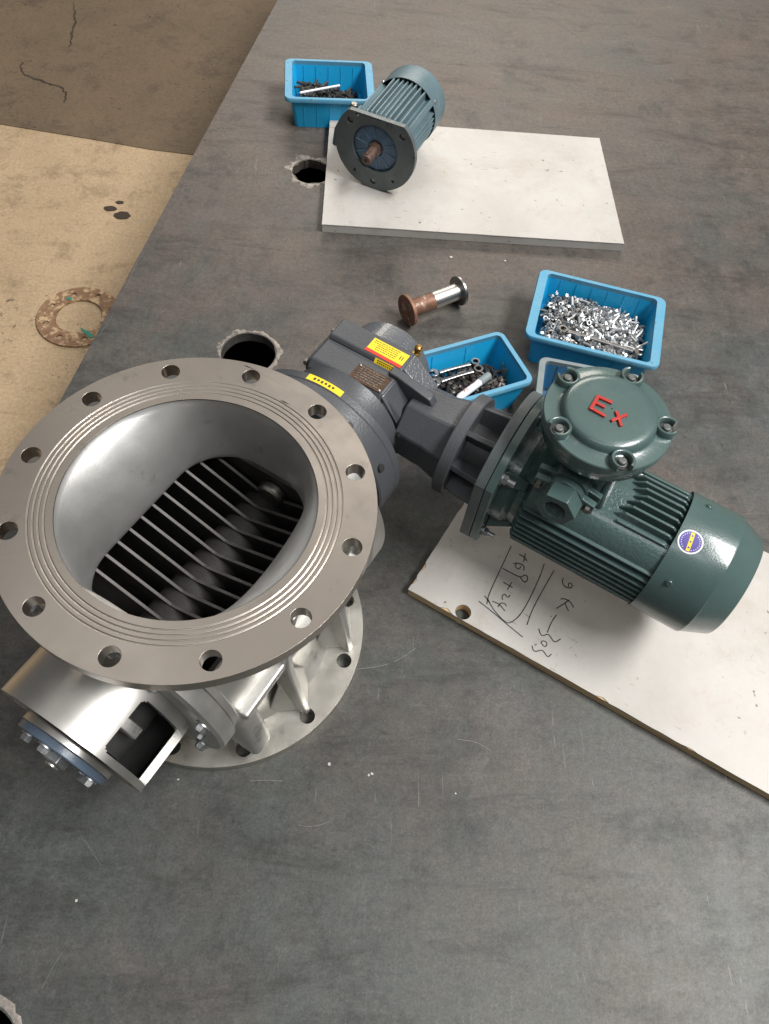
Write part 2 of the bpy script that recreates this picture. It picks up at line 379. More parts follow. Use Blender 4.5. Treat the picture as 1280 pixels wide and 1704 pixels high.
# ------------------------------------------------------------------ floor
FZ = -0.80
fl = MB()
fl.add([(-7, -4, FZ), (7, -4, FZ), (7, 9, FZ), (-7, 9, FZ)], [(0, 1, 2, 3)])
floor = fl.build('floor', 'floor'); floor['kind'] = 'structure'
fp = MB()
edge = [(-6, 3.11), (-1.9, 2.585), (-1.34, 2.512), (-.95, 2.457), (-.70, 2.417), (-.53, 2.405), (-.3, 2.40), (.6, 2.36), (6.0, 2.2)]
fp.plate(edge + [(6.0, 8.5), (-6, 8.5)], [], FZ, FZ + .003)  # thin sheet, darker brown than the floor, beyond the edge line
fpo = fp.build('floor_far_sheet', 'floor_dark'); fpo['kind'] = 'structure'
def crack(pts, w):
    b = MB(); q = []
    for (p, p2) in zip(pts, pts[1:]):
        for k in range(5):
            t = k / 5; q.append((p[0] + (p2[0] - p[0]) * t + random.uniform(-.006, .006), p[1] + (p2[1] - p[1]) * t + random.uniform(-.006, .006)))
    q.append(pts[-1]); n = len(q)
    for i in range(n - 1): b.ribbon([q[i], q[i + 1]], w * (.35 + .65 * math.sin(math.pi * (i + .5) / n)) * random.uniform(.6, 1.2), FZ + .0030, FZ + .0042)
    return b.build('crack', 'crack', fpo)
crack([(-1.27, 3.52), (-1.235, 3.42), (-1.215, 3.30), (-1.205, 3.21), (-1.20, 3.13)], .010)
crack([(-1.37, 2.98), (-1.36, 2.92), (-1.32, 2.87), (-1.23, 2.835), (-1.16, 2.81), (-1.125, 2.76), (-1.12, 2.70)], .011)
cs = MB()
for x, y, rx, ry in ((-.735, 1.995, .032, .022), (-.79, 2.03, .025, .015), (-.76, 2.07, .016, .010)):
    cs.prism([(x + rx * math.cos(t) * random.uniform(.85, 1.12), y + ry * math.sin(t) * random.uniform(.85, 1.12)) for t in [2 * math.pi * i / 18 for i in range(18)]], FZ + .001, FZ + .0022)
cs.build('oil_spot', 'crack', floor)

# old ring on the floor
ring = empty('flange_ring', (-.776, 1.447, FZ))
tag(ring, 'flat rusty flange ring lying on the ochre floor at left', 'flange ring')
rb = MB(); rb.plate(circ(0, 0, .142, 64), [circ(0, 0, .078, 48)] + [circ(.11 * math.cos(R(22 + 45 * k)), .11 * math.sin(R(22 + 45 * k)), .010, 14) for k in range(8)], 0, .008)
rb.build('ring_plate', 'rust_floor', ring, bevel=.001)
g = MB(); g.prism([(-.005, -.008), (.05, -.04), (.075, -.075), (.06, -.085), (.02, -.045)], .008, .0105, Matrix.Translation((.02, -.05, 0)) @ Matrix.Diagonal((.7, .6, 1, 1)))
g.build('paint_flake', 'green_bit', ring)
g = MB(); g.prism([(-.06, .075), (-.045, .07), (-.042, .082), (-.055, .088)], .008, .0105)
g.build('paint_flake', 'green_bit', ring)

# ------------------------------------------------------------------ steel table
table = empty('steel_table', (0, 0, FZ))
tag(table, 'worn grey steel plate table top with flame-cut round holes', 'table')
TO = (0, 0, -FZ)
def ragged(cx, cy, r, amp, n=60):
    k1, k2 = random.random() * 6, random.random() * 6
    return [(cx + (r + amp * (math.sin(5 * t + k1) * .4 + math.sin(11 * t + k2) * .3 + random.uniform(-.3, .3))) * math.cos(t), cy + (r + amp * (math.sin(5 * t + k1) * .4 + math.sin(11 * t + k2) * .3 + random.uniform(-.3, .3))) * math.sin(t)) for t in [2 * math.pi * i / n for i in range(n)]]
H1 = (-.030, .600, .0545); H2 = (.057, 1.205, .046); H3 = (-.245, -.575, .064)
holes = [ragged(*H1, .0012, 72), ragged(*H2, .005, 60), ragged(*H3, .0012, 60)]
E0, E1 = (-.0998, 2.014), (-.3461, .5938)
ex = lambda y: E1[0] + (y - E1[1]) * (E0[0] - E1[0]) / (E0[1] - E1[1])
tb = MB()
tb.plate([(ex(-2.0), -2.0), (2.6, -2.0), (2.6, 3.4), (ex(3.4), 3.4)], holes, -.022, 0, Matrix.Translation(TO))
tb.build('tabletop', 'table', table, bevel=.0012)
# cut collars round the holes: ground, bare metal
for (cx, cy, r), w, amp, nm in ((H1, .010, .006, 72), (H2, .013, .020, 60), (H3, .012, .005, 60)):
    c = MB(); o_, i_ = [], []
    inner = ragged(cx, cy, r + .0022, .001, nm); outer = []
    for k in range(nm):
        t = 2 * math.pi * k / nm; rr = r + w + amp * (math.sin(3 * t + 1) * .35 + math.sin(7 * t) * .45 + random.uniform(-.5, .5)); rr = max(rr, r + .004); outer.append((cx + rr * math.cos(t), cy + rr * math.sin(t)))
    c.rings([[(x, y, 0.0003) for x, y in outer], [(x, y, .0011) for x, y in [((a[0] * .6 + b_[0] * .4), (a[1] * .6 + b_[1] * .4)) for a, b_ in zip(outer, inner)]], [(x, y, .0006) for x, y in inner]], Matrix.Translation(TO))
    c.build('hole_collar', 'rimdust', table, sharp=60)
SCR = [[(0.1396, -0.292), (0.1552, -0.294), (0.1722, -0.2911), (0.1874, -0.2842)], [(-0.1707, -0.4948), (-0.162, -0.4685), (-0.1522, -0.4515)], [(0.2137, -0.0575), (0.2589, -0.0496), (0.288, -0.0352), (0.3096, -0.0168)], [(0.063, -0.234), (0.0847, -0.2316), (0.1112, -0.2325)], [(-0.1621, -0.3138), (-0.1407, -0.3363), (-0.127, -0.3511)], [(0.3722, -0.1621), (0.4048, -0.1655), (0.4255, -0.1784)], [(-0.3069, 0.7609), (-0.3019, 0.8359), (-0.2898, 0.8758)], [(-0.3337, 0.6195), (-0.3176, 0.6888)], [(0.7079, 2.079), (0.8071, 1.9537)], [(0.8718, 1.1948), (0.9062, 1.0409)]]
for l_ in SCR:
    q = smooth(l_); b = MB(); b.ribbon(q, random.uniform(.0004, .0008), 0.0001, .0003); b.v = [(x, y, z - FZ) for x, y, z in b.v]; b.build('scratch', 'scratch', table)
for x, y in ((.05, -1.7), (2.3, -1.7), (.2, 3.1), (2.3, 3.1)):
    MB().box(x - .05, x + .05, y - .05, y + .05, 0, -FZ - .1).build('leg', 'dark', table, bevel=.003)
fr = MB()
for x0, x1, y0, y1 in ((-.1, 2.5, -1.8, -1.7), (0.05, 2.5, 3.1, 3.2), (2.3, 2.4, -1.7, 3.1), (.15, .25, -1.7, 3.1)):
    fr.box(x0, x1, y0, y1, -FZ - .13, -FZ - .023)
fr.build('table_frame', 'dark', table)
ap = MB()          # added unseen skirt keeping light out from under the holes
ap.add([(ex(-1.98) + .03, -1.98, .02), (2.58, -1.98, .02), (2.58, 3.38, .02), (ex(3.38) + .03, 3.38, .02), (ex(-1.98) + .03, -1.98, -FZ - .0225), (2.58, -1.98, -FZ - .0225), (2.58, 3.38, -FZ - .0225), (ex(3.38) + .03, 3.38, -FZ - .0225)],
       [(0, 1, 5, 4), (1, 2, 6, 5), (2, 3, 7, 6), (3, 0, 4, 7)])
ap.build('shade_skirt', 'dark', table)
sh0 = MB(); sh0.prism([(ex(-1.95) + .035, -1.95), (2.5, -1.95), (2.5, 3.3), (ex(3.3) + .035, 3.3)], .40, .405); sh0.build('shade_panel', 'black', table)  # unseen black sheet added below the top so the holes go dark

# ------------------------------------------------------------------ rotary valve with its drive
RV = empty('rotary_valve', (0, 0, 0), R(-30.5))
tag(RV, 'stainless round-flanged rotary valve bolted to a grey gearbox and green motor', 'rotary valve')
ZT, ZB, ZA = .4007, .022, .200
A0 = R(15.6)
def flange(name, z0, z1, grooves):
    b = MB(); n = 144; ri = .184
    o = circ(0, 0, .2215, n)
    hl = [circ(.2 * math.cos(A0 + k * math.pi / 6), .2 * math.sin(A0 + k * math.pi / 6), .0118, 28) for k in range(12)]
    # outer annulus with the holes
    loops = [o, circ(0, 0, ri, n)] + hl
    flat = [p for l in loops for p in l]; N_ = len(flat)
    tri = tessellate_polygon([[Vector((x, y, 0)) for x, y in l] for l in loops])
    vs = [(x, y, z0) for x, y in flat] + [(x, y, z1) for x, y in flat]; fs = []
    for t in tri: fs.append(tuple(i + N_ for i in t)); fs.append(tuple(t[::-1]))
    k = 0
    for q, l in enumerate(loops):
        if q != 1:
            for i in range(len(l)): j = (i + 1) % len(l); fs.append((k + i, k + j, N_ + k + j, N_ + k + i))
        k += len(l)
    b.add(vs, fs)
    prof = [(ri, z1)]
    for gr in grooves: prof += [(gr + .0011, z1), (gr + .0003, z1 - .0009), (gr - .0003, z1 - .0009), (gr - .0011, z1)]
    prof += [(.1512, z1), (.1522, z1 - .0012), (.1560, z0), (ri, z0)]
    b.lathe(prof, None, n, False, False)
    return b.build(name, 'turned' if grooves else 'ground', RV, sharp=25, bevel=.0009)
flange('top_flange', ZT - .020, ZT, (.1795, .1735, .1675, .1615))
flange('bottom_flange', .0005, ZB, ())

NS = 96
TH = [2 * math.pi * i / NS for i in range(NS)]
def loft_ring(hx, hy, r, rc, t, z, off=0.):
    return [((((1 - t) * rc + t * rray(a, hx, hy, r)) + off) * math.cos(a), (((1 - t) * rc + t * rray(a, hx, hy, r)) + off) * math.sin(a), z) for a in TH]
fb = MB(); inn = []; out = []
for i in range(25):
    s_ = i / 24
    t = 0 if s_ < .03 else 1 - (1 - (s_ - .03) / .97) ** 1.9
    t = min(t, 1); z = ZT - .0012 - (ZT - .0012 - .283) * s_ ** 1.2
    inn.append(loft_ring(.096, .146, .075, .1510, t, z)); out.append(loft_ring(.096, .146, .075, .1510, t, z, .0012 + .0105 * min(1, s_ * 4)))
lip = [loft_ring(.0975, .1475, .076, .15, 1, .279), loft_ring(.101, .151, .078, .15, 1, .277)]
fb.rings(inn + lip + out[::-1])
fb.build('inlet_funnel', 'funnel', RV, sharp=60)

bb = MB()
shell_sector(bb, .136, .146, -.135, .150, 53, 307, 72, ZA)
body = bb.build('body_barrel', 'cast', RV)
# outlet throat flaring to the bottom flange
th = MB(); inn = []; out = []
for i in range(15):
    s_ = i / 14; t = 1 - s_ ** 1.6
    z = .150 - (.150 - ZB) * s_
    out.append(loft_ring(.128, .135, .05, .158, t, z, .010 * max(0, (s_ - .7) / .3) ** 2)); inn.append(loft_ring(.118, .125, .045, .150, t, z))
th.rings(out + [[(.150 * math.cos(a), .150 * math.sin(a), ZB) for a in TH]] + inn[::-1])
th.build('outlet_throat', 'cast', RV, sharp=60)
for sx in (1, -1):
    for yy in (-.045, .075):
        b = MB()
        P = [(.140, ZB), (.193, ZB), (.168, .190), (.170, .290), (.184, ZT - .0205), (.159 if yy < 0 else .148, ZT - .0205), (.150, .30), (.145, .20)]
        M = Matrix(((sx, 0, 0, 0), (0, 0, 1, yy), (0, 1, 0, 0), (0, 0, 0, 1)))
        b.prism(P, -.006, .006, M)
        b.build('gusset', 'cast', RV, bevel=.003, seg=3)
        w = MB(); w.add([(sx * .140, yy - .034, ZB), (sx * .190, yy + .004, ZB), (sx * .150, yy + .062, ZB), (sx * .150, yy + .008, .15)], [(0, 1, 2), (0, 1, 3), (1, 2, 3), (0, 2, 3)])
        w.build('gusset_foot', 'cast', RV, bevel=.004, seg=3)
    b = MB(); b.box(.140 if sx > 0 else -.164, .164 if sx > 0 else -.140, -.134, .140, .190, .206)
    b.build('side_rib', 'cast', RV, bevel=.004, seg=3)
    b = MB(); b.box(*((.135, .158) if sx > 0 else (-.158, -.135)), -.134, .140, .168, .178)
    b.build('side_rib', 'cast', RV, bevel=.003, seg=3)
# chamber ends, shaft and comb plates
for y0_ in (.1405, -.1475):
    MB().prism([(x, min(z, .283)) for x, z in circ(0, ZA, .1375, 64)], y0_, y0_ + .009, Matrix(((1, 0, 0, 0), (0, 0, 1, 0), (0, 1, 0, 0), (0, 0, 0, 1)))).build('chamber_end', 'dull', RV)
MB().cyl((0, -.135, ZA), (0, .140, ZA), .038, n=64).build('rotor_shaft', 'brushed', RV)
MB().lathe([(.022, 0), (.022, .010), (.018, .014)], AX((.012, .1395, .248), (0, -1, 0)), 32).build('chamber_plug', 'bolt_dark', RV, bevel=.001)
cp = MB()
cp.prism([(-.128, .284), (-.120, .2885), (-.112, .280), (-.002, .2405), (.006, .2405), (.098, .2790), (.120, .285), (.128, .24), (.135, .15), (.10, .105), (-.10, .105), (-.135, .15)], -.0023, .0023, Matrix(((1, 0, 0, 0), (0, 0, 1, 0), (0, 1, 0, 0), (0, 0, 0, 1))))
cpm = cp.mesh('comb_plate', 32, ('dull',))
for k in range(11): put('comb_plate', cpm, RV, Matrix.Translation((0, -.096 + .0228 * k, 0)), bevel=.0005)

# near end: cover disc, bearing housing with windows, cap
ed = MB()
ed.lathe([(.06, -.136), (.150, -.136), (.152, -.138), (.152, -.1470), (.148, -.1485), (.156, -.150), (.156, -.172), (.152, -.176), (.06, -.176)], Matrix(((1, 0, 0, 0), (0, 0, 1, 0), (0, 1, 0, ZA), (0, 0, 0, 1))), 96, False, False, True)
ed.build('end_cover', 'cast', RV)
for k in range(6):
    a = R(-40 + 60 * k); bolt(RV, (.144 * math.cos(a), -.1762, ZA + .144 * math.sin(a)), (0, -1, 0), rot=k)
    a = R(-8 + 60 * k); bolt(RV, (.122 * math.cos(a), -.1762, ZA + .122 * math.sin(a)), (0, -1, 0), BOLT_S, rot=k + .4)
fe = MB()
fe.lathe([(.05, .150), (.170, .150), (.172, .153), (.172, .186), (.168, .190), (.05, .190)], Matrix(((1, 0, 0, 0), (0, 0, 1, 0), (0, 1, 0, ZA), (0, 0, 0, 1))), 96, False, False, True)
fe.build('end_cover', 'cast', RV)
MB().cyl((0, .188, ZA), (0, .240, ZA), .112, n=64).build('drive_spigot', 'grey', RV)

def windowed_housing():
    r0, r1 = .094, .105; y0, y1 = -.271, -.1762
    wy0, wy1 = -.262, -.192; cr = .010
    b = MB(); nA, rows = 360, []
    ys = [y0, y0 + .0012, wy0] + [wy0 + (wy1 - wy0) * i / 30 for i in range(1, 30)] + [wy1, y1]
    def inside(deg, y):
        for c in (72, 252):
            d = ((deg - c + 180) % 360) - 180
            du = abs(d) * math.pi / 180 * r1; hu = R(32) * r1; dv = abs(y - (wy0 + wy1) / 2); hv = (wy1 - wy0) / 2
            if du < hu and dv < hv:
                qx, qy = du - (hu - cr), dv - (hv - cr)
                if qx > 0 and qy > 0 and qx * qx + qy * qy > cr * cr: continue
                return True
        return False
    idx = {}
    def vid(i, j, k):
        key = (i % nA, j, k)
        if key not in idx:
            t = R(360 * (i % nA) / nA); r = r1 if k else r0
            idx[key] = len(b.v); b.v.append((r * math.sin(t), ys[j], ZA + r * math.cos(t)))
        return idx[key]
    keep = {}
    for i in range(nA):
        for j in range(len(ys) - 1):
            keep[i, j] = not inside(360 * (i + .5) / nA, (ys[j] + ys[j + 1]) / 2)
    for (i, j), kp in keep.items():
        if not kp: continue
        b.f.append((vid(i, j, 1), vid(i + 1, j, 1), vid(i + 1, j + 1, 1), vid(i, j + 1, 1)))
        b.f.append((vid(i, j, 0), vid(i, j + 1, 0), vid(i + 1, j + 1, 0), vid(i + 1, j, 0)))
        for (di, dj, a, c) in ((-1, 0, (0, 0), (0, 1)), (1, 0, (1, 0), (1, 1)), (0, -1, (0, 0), (1, 0)), (0, 1, (0, 1), (1, 1))):
            if not keep.get(((i + di) % nA, j + dj), False):
                p, q = (i + a[0], j + a[1]), (i + c[0], j + c[1])
                b.f.append((vid(*p, 1), vid(*q, 1), vid(*q, 0), vid(*p, 0)))
    return b.build('bearing_housing', 'smooth', RV, sharp=40)
bh = windowed_housing()
MY = Matrix(((1, 0, 0, 0), (0, 0, 1, 0), (0, 1, 0, ZA), (0, 0, 0, 1)))
MB().lathe([(.02, -.268), (.094, -.268), (.094, -.262), (.02, -.262)], MY, 64, False, False, True).build('housing_end', 'smooth', bh)
MB().lathe([(.02, -.2705), (.062, -.2705), (.064, -.2725), (.064, -.281), (.02, -.281)], MY, 64, False, False, True).build('bearing_ring', 'smooth', bh, bevel=.001)
MB().lathe([(.010, -.2812), (.063, -.2812), (.063, -.290), (.062, -.2912), (.010, -.2912)], MY, 64, False, False, True).build('bearing_cap', 'bluegrey', bh, bevel=.0008)
MB().lathe([(.001, -.289), (.017, -.289), (.017, -.300), (.0155, -.302), (.001, -.302)], MY, 6, False, False, True).build('shaft_nut', 'zinc', bh, bevel=.001)
MB().cyl((0, -.302, ZA), (0, -.306, ZA), .009, n=24).build('shaft_end', 'smooth', bh, bevel=.001)
for k, ad in enumerate((4, 184, 292, 90)):
    a = R(ad); bolt(bh, (.050 * math.cos(a), -.2913, ZA + .050 * math.sin(a)), (0, -1, 0), BOLT, rot=k + .3)
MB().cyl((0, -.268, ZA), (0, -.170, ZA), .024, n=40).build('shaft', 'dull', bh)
b = MB(); shell_sector(b, .060, .088, -.232, -.216, 30, 62, 16, ZA); b.build('packing_gland', 'cast', bh, bevel=.002)
b = MB(); b.lathe([(.025, -.258), (.062, -.258), (.062, -.178), (.025, -.178)], MY, 48, False, False, True); b.build('packing_sleeve', 'black', bh)  # sleeve coloured black for the shade inside the housing
b = MB(); b.lathe([(.0930, -.2615), (.0930, -.178), (.0915, -.178), (.0915, -.2615)], MY, 60, False, False, True)  # thin black lining added so the housing reads dark through its windows
b.v = b.v; keep = [f for f in b.f if all(not (25 < (math.degrees(math.atan2(b.v[i_][0], b.v[i_][2] - ZA)) % 360) < 118 or 205 < (math.degrees(math.atan2(b.v[i_][0], b.v[i_][2] - ZA)) % 360) < 298) for i_ in f)]
b.f = keep; b.build('shade_liner', 'black', bh)
# casting lug beside the end cover
b = MB(); Mx = Matrix.Translation((.141, -.126, .128)) @ Matrix.Rotation(R(-10), 4, 'Y')
b.rings([[(x * k + dx, y * k2, z) for x, y in rrect(.026, .020, .012, 5)] for z, k, k2, dx in ((-.082, .45, .6, .006), (-.070, .7, .9, .004), (-.03, 1, 1, 0), (.050, 1, 1, 0), (.066, .92, .95, -.001), (.074, .7, .75, -.003), (.077, .4, .4, -.004))], Mx, True, True)
b.build('casting_lug', 'cast', RV, sharp=70)

# ------------------------------------------------------------------ gearbox (part of the same bolted unit)
GY = .402
def chamfer_box(b, x0, x1, y0, y1, z0, z1, c):
    P = [(y0 + c, z0), (y1 - c, z0), (y1, z0 + c), (y1, z1 - c), (y1 - c, z1), (y0 + c, z1), (y0, z1 - c), (y0, z0 + c)]
    return b.prism(P, x0, x1, Matrix(((0, 0, 1, 0), (1, 0, 0, 0), (0, 1, 0, 0), (0, 0, 0, 1))))
g = MB()
chamfer_box(g, -.074, .058, .345, .458, .112, .2795, .012)
# raised far half of the top face, with its sloping step
g.add([(-.0741, .404, .279), (.060, .404, .279), (.060, .4525, .279), (-.0741, .4525, .279), (-.0741, .4095, .2865), (.060, .4095, .2865), (.060, .451, .2865), (-.0741, .451, .2865)],
      [(0, 3, 2, 1), (4, 5, 6, 7), (0, 1, 5, 4), (1, 2, 6, 5), (2, 3, 7, 6), (3, 0, 4, 7)])
# sloping shoulder towards the input side
sh = [[(.058, y, z) for y, z in ((.350, .13), (.350, .268), (.357, .2794), (.449, .2794), (.455, .268), (.455, .13))],
      [(.098, y, z) for y, z in ((.362, .15), (.362, .222), (.366, .230), (.440, .230), (.443, .222), (.443, .15))]]
g.rings(sh, None, True, True)
gb = g.build('gearbox', 'grey', RV, bevel=.003, seg=3)
b = MB(); b.add([(.0605, .412, .286), (.0605, .4505, .286), (.112, .442, .253), (.112, .412, .253), (.0505, .412, .275), (.0505, .4505, .275), (.10, .442, .225), (.10, .412, .225)],
               [(0, 1, 2, 3), (4, 7, 6, 5), (0, 4, 5, 1), (1, 5, 6, 2), (2, 6, 7, 3), (3, 7, 4, 0)])
b.build('shoulder_web', 'grey_cast', gb, bevel=.002)
b = MB(); b.add([(.0585, .352, .2785), (.0585, .388, .2785), (.104, .388, .218), (.098, .358, .214), (.050, .352, .270), (.050, .388, .270), (.09, .388, .200), (.09, .360, .200)],
               [(0, 1, 2, 3), (4, 7, 6, 5), (0, 4, 5, 1), (1, 5, 6, 2), (2, 6, 7, 3), (3, 7, 4, 0)])
b.build('shoulder_web', 'grey_cast', gb, bevel=.002)
b = MB(); b.prism([(.045, .25), (.045, .2868), (.060, .2868), (.120, .2715), (.134, .248), (.134, .20), (.06, .2)], .3935, .4095, Matrix(((1, 0, 0, 0), (0, 0, 1, 0), (0, 1, 0, 0), (0, 0, 0, 1))))
b.build('top_rib', 'grey', gb, bevel=.002)
nk = MB()
def oct_(x, h, zc=ZA, k=.42): return [(x, GY + sx * h * a, zc + sz * h * c) for sx, sz, a, c in ((1, 1, 1, k), (1, 1, k, 1), (-1, 1, k, 1), (-1, 1, 1, k), (-1, -1, 1, k), (-1, -1, k, 1), (1, -1, k, 1), (1, -1, 1, k))]
nk.rings([oct_(.090, .058), oct_(.126, .060), oct_(.140, .060), oct_(.166, .066), oct_(.180, .068)], None, True, True)
nk.build('input_neck', 'grey', gb, bevel=.003)
MX = Matrix(((0, 0, 1, 0), (1, 0, 0, GY), (0, 1, 0, ZA), (0, 0, 0, 1)))
MB().lathe([(.03, .178), (.084, .178), (.0855, .1795), (.0855, .1965), (.084, .198), (.03, .198)], MX, 64, False, False, True).build('input_flange', 'grey', gb)
lt = MB(); lt.lathe([(.050, .197), (.050, .249), (.03, .249), (.03, .197)], MX, 48, False, False, True); lt.build('lantern', 'dark', gb)
for k in range(8):
    b = MB(); b.prism([(.046, .197), (.076, .197), (.082, .249), (.046, .249)], -.0045, .0045, Matrix(((0, 1, 0, 0), (1, 0, 0, GY), (0, 0, 1, ZA), (0, 0, 0, 1))))
    me = b.mesh('lantern_rib', 32, ('grey',))
    M0 = Matrix.Translation((0, GY, ZA)) @ Matrix.Rotation(R(22 + 45 * k), 4, 'X') @ Matrix.Translation((0, -GY, -ZA))
    put('lantern_rib', me, gb, M0, bevel=.001)
lf = MB()
P = [(r * math.cos(a), r * math.sin(a)) for r, a in [(.1245, 2 * math.pi * i / 96) for i in range(96)]]
P = [(max(y, -.103), max(z, -.103)) for y, z in P]
lf.prism(P, .2485, .2645, MX); lf.build('lantern_flange', 'flange_grey', gb, bevel=.001)
# output flange towards the valve
MB().lathe([(.05, .234), (.133, .234), (.1355, .2365), (.1355, .2745), (.1345, .2755), (.1345, .2762), (.1355, .2775), (.1355, .2895), (.1335, .2915), (.05, .2915)], MY, 96, False, False, True).build('output_flange', 'grey', gb, sharp=28)
MB().lathe([(.098, .291), (.092, .320), (.096, .346), (.05, .346), (.05, .291)], MY, 64, False, False, True).build('output_neck', 'grey', gb)
for k in range(8):
    a = R(15 + 45 * k); bolt(gb, (.114 * math.cos(a), .2917, ZA + .114 * math.sin(a)), (0, 1, 0), BOLT_D, rot=k)
for a in (62, 28):
    MB().lathe([(.006, 0), (.006, .004), (.004, .0042)], AX((.1353 * math.cos(R(a)), .250, ZA + .1353 * math.sin(R(a))), (math.cos(R(a)), 0, math.sin(R(a)))), 16).build('tapped_hole', 'black', gb)
MB().lathe([(.074, .457), (.072, .496), (.066, .502), (.001, .502)], Matrix(((1, 0, 0, -.002), (0, 0, 1, 0), (0, 1, 0, ZA), (0, 0, 0, 1))), 64, False, False).build('rear_boss', 'grey_cast', gb)
MB().prism(rrect(.047, .070, .012, 4, .402, .196), -.0835, -.0745, Matrix(((0, 0, 1, 0), (1, 0, 0, 0), (0, 1, 0, 0), (0, 0, 0, 1)))).build('side_cover', 'dark', gb, bevel=.0015)
for yy, zz in ((.362, .255), (.442, .255), (.362, .14), (.442, .14)): bolt(gb, (-.0836, yy, zz), (-1, 0, 0), BOLT_D)
b = MB(); b.lathe([(.007, 0), (.007, .005), (.0045, .006), (.0045, .010), (.0065, .0105), (.0065, .016), (.004, .019)], AX((.055, .462, .270), (.1, .35, 1)), 16); b.build('breather', 'brass', gb)
bolt(gb, (.099, .350, .222), (.6, -.7, .3), BOLT_D); bolt(gb, (.128, .389, .226), (0, -1, .1), BOLT_D)
# labels on the gearbox
def flat_label(parent, pts, z, th=.0005, mat='yellow', name='label'):
    return MB().prism(pts, z, z + th).build(name, mat, parent)
l1 = flat_label(gb, [(-.010, .4185), (.055, .4165), (.055, .4415), (-.010, .4425)], .2866)
flat_label(gb, [(-.0115, .4125), (.0545, .4105), (.055, .4163), (-.010, .4183)], .2866, mat='redband', name='label_band')
ib = MB()
for k in range(5):
    y = .4385 - k * .0040; x0 = -.006 if k < 2 else .002
    x = x0
    while x < .038:
        w = random.uniform(.002, .006); ib.box(x, min(x + w, .040), y - .0006, y + .0006, .28705, .2873); x += w + .0012
ib.box(.044, .0455, .425, .433, .28705, .2873); ib.box(.048, .0495, .425, .433, .28705, .2873)
ib.build('label_print', 'ink', gb)
# small label down the step
st = math.atan2(.0075, .0055)
MS = Matrix.Translation((0, .4065, .2827)) @ Matrix.Rotation(st, 4, 'X')
b = MB(); b.prism([(.012, -.0046), (.053, -.0046), (.053, .0040), (.012, .0040)], .0002, .0007, MS); b.build('label', 'yellow', gb)
b = MB()
for k in range(9):
    x = .017 + .0036 * k; b.box(x, x + .0022, .0006, .0026, .0008, .0010, MS); b.box(x + .0005, x + .003, -.0028, -.0010, .0008, .0010, MS)
b.build('label_print', 'ink', gb)
# curved yellow label on the output flange rim
def curved(parent, name, mat, r, y0, y1, a0, a1, n=14):
    b = MB(); rg = []
    for i in range(n + 1):
        t = R(a0 + (a1 - a0) * i / n)
        rg.append([(rr * math.sin(t), y, ZA + rr * math.cos(t)) for rr, y in ((r, y0), (r, y1), (r - .0006, y1), (r - .0006, y0))])
    b.rings(rg, None, True, True); return b.build(name, mat, parent)
curved(gb, 'label', 'yellow', .1361, .2785, .2893, -12, 13)
for k in range(6): curved(gb, 'label_print', 'ink', .1364, .2815 + .001 * (k % 2), .2862, -7.5 + 2.6 * k, -6.0 + 2.6 * k, 2)
# brown nameplate with rivets
npl = MB().box(-.004, .053, .3560, .3895, .2796, .2806).build('nameplate', 'plate', gb, bevel=.0003)
b = MB()
for k in range(6):
    y = .3605 + k * .0048; x = .003
    while x < .044:
        w = random.uniform(.003, .009); b.box(x, min(x + w, .047), y, y + .0018, .2806, .2809); x += w + .0016
b.build('nameplate_lettering', 'bolt_dark', npl)
for x, y in ((-.0005, .386), (.0495, .3595)):
    MB().lathe([(.0022, .2806), (.0020, .2816), (.0010, .2821)], Matrix.Translation((x, y, 0)), 14).build('rivet', 'zinc', npl)

# ------------------------------------------------------------------ electric motor builder: axis along +x, flange at x=0
def fin_mesh(name, poly, t, mat): return MB().prism(poly, -t / 2, t / 2).mesh(name, 32, (mat,))

# main motor as a part of the unit; local frame: origin on the axis at the flange face
MO = Matrix.Translation((.2650, GY, ZA))
def TM(M=Matrix.Identity(4)): return MO @ M
LX = Matrix(((0, 0, 1, 0), (1, 0, 0, 0), (0, 1, 0, 0), (0, 0, 0, 1)))      # lathe axis z -> x ; poly (x,y)->(y,z)
b = MB()
b.lathe([(.030, .010), (.080, .012), (.080, .030), (.072, .040), (.074, .050), (.0815, .056), (.0815, .262), (.076, .268), (.03, .268)], TM(LX), 72, False, False, True)
mot = b.build('motor', 'green_cast', RV)
P = [(max(y, -.103), max(z, -.103)) for y, z in circ(0, 0, .1245, 96)]
MB().prism(P, .0005, .0135, TM(LX)).build('motor_flange', 'green', mot, bevel=.001)
for k in range(4):
    a = R(45 + 90 * k + 0)
    yb, zb = .1075 * math.cos(a), .1075 * math.sin(a)
    bolt(mot, TM() @ Vector((.0137, yb, zb)), (1, 0, 0), BOLT, rot=k)
    MB().cyl(TM() @ Vector((.020, yb, zb)), TM() @ Vector((.034, yb, zb)), .0048, n=14).build('stud', 'zinc', mot)
for k in (0, 2, 1, 3):
    a = R(45 + 90 * k); b = MB()
    b.rings([[(.0137, r * math.cos(a + da), r * math.sin(a + da)) for r, da in ((.078, -.16), (.098, -.12), (.098, .12), (.078, .16))],
             [(.050, r * math.cos(a + da), r * math.sin(a + da)) for r, da in ((.070, -.12), (.080, -.09), (.080, .09), (.070, .12))]], TM(), True, True)
    b.build('flange_web', 'green', mot, bevel=.002)
# broad shoulders at 45 degrees
for a in (45, 135, 225, 315):
    b = MB(); rg = []
    for x, k in ((.052, .0), (.058, 1.), (.262, 1.), (.266, .2)):
        rg.append([(x, (.080 + k * h) * math.cos(R(a + d)), (.080 + k * h) * math.sin(R(a + d))) for d, h in ((-19, .002), (-15, .0105), (-8, .0125), (0, .013), (8, .0125), (15, .0105), (19, .002), (14, -.006), (-14, -.006))])
    b.rings(rg, TM(), True, True); b.build('body_shoulder', 'green_cast', mot, sharp=50)
RF = .0945
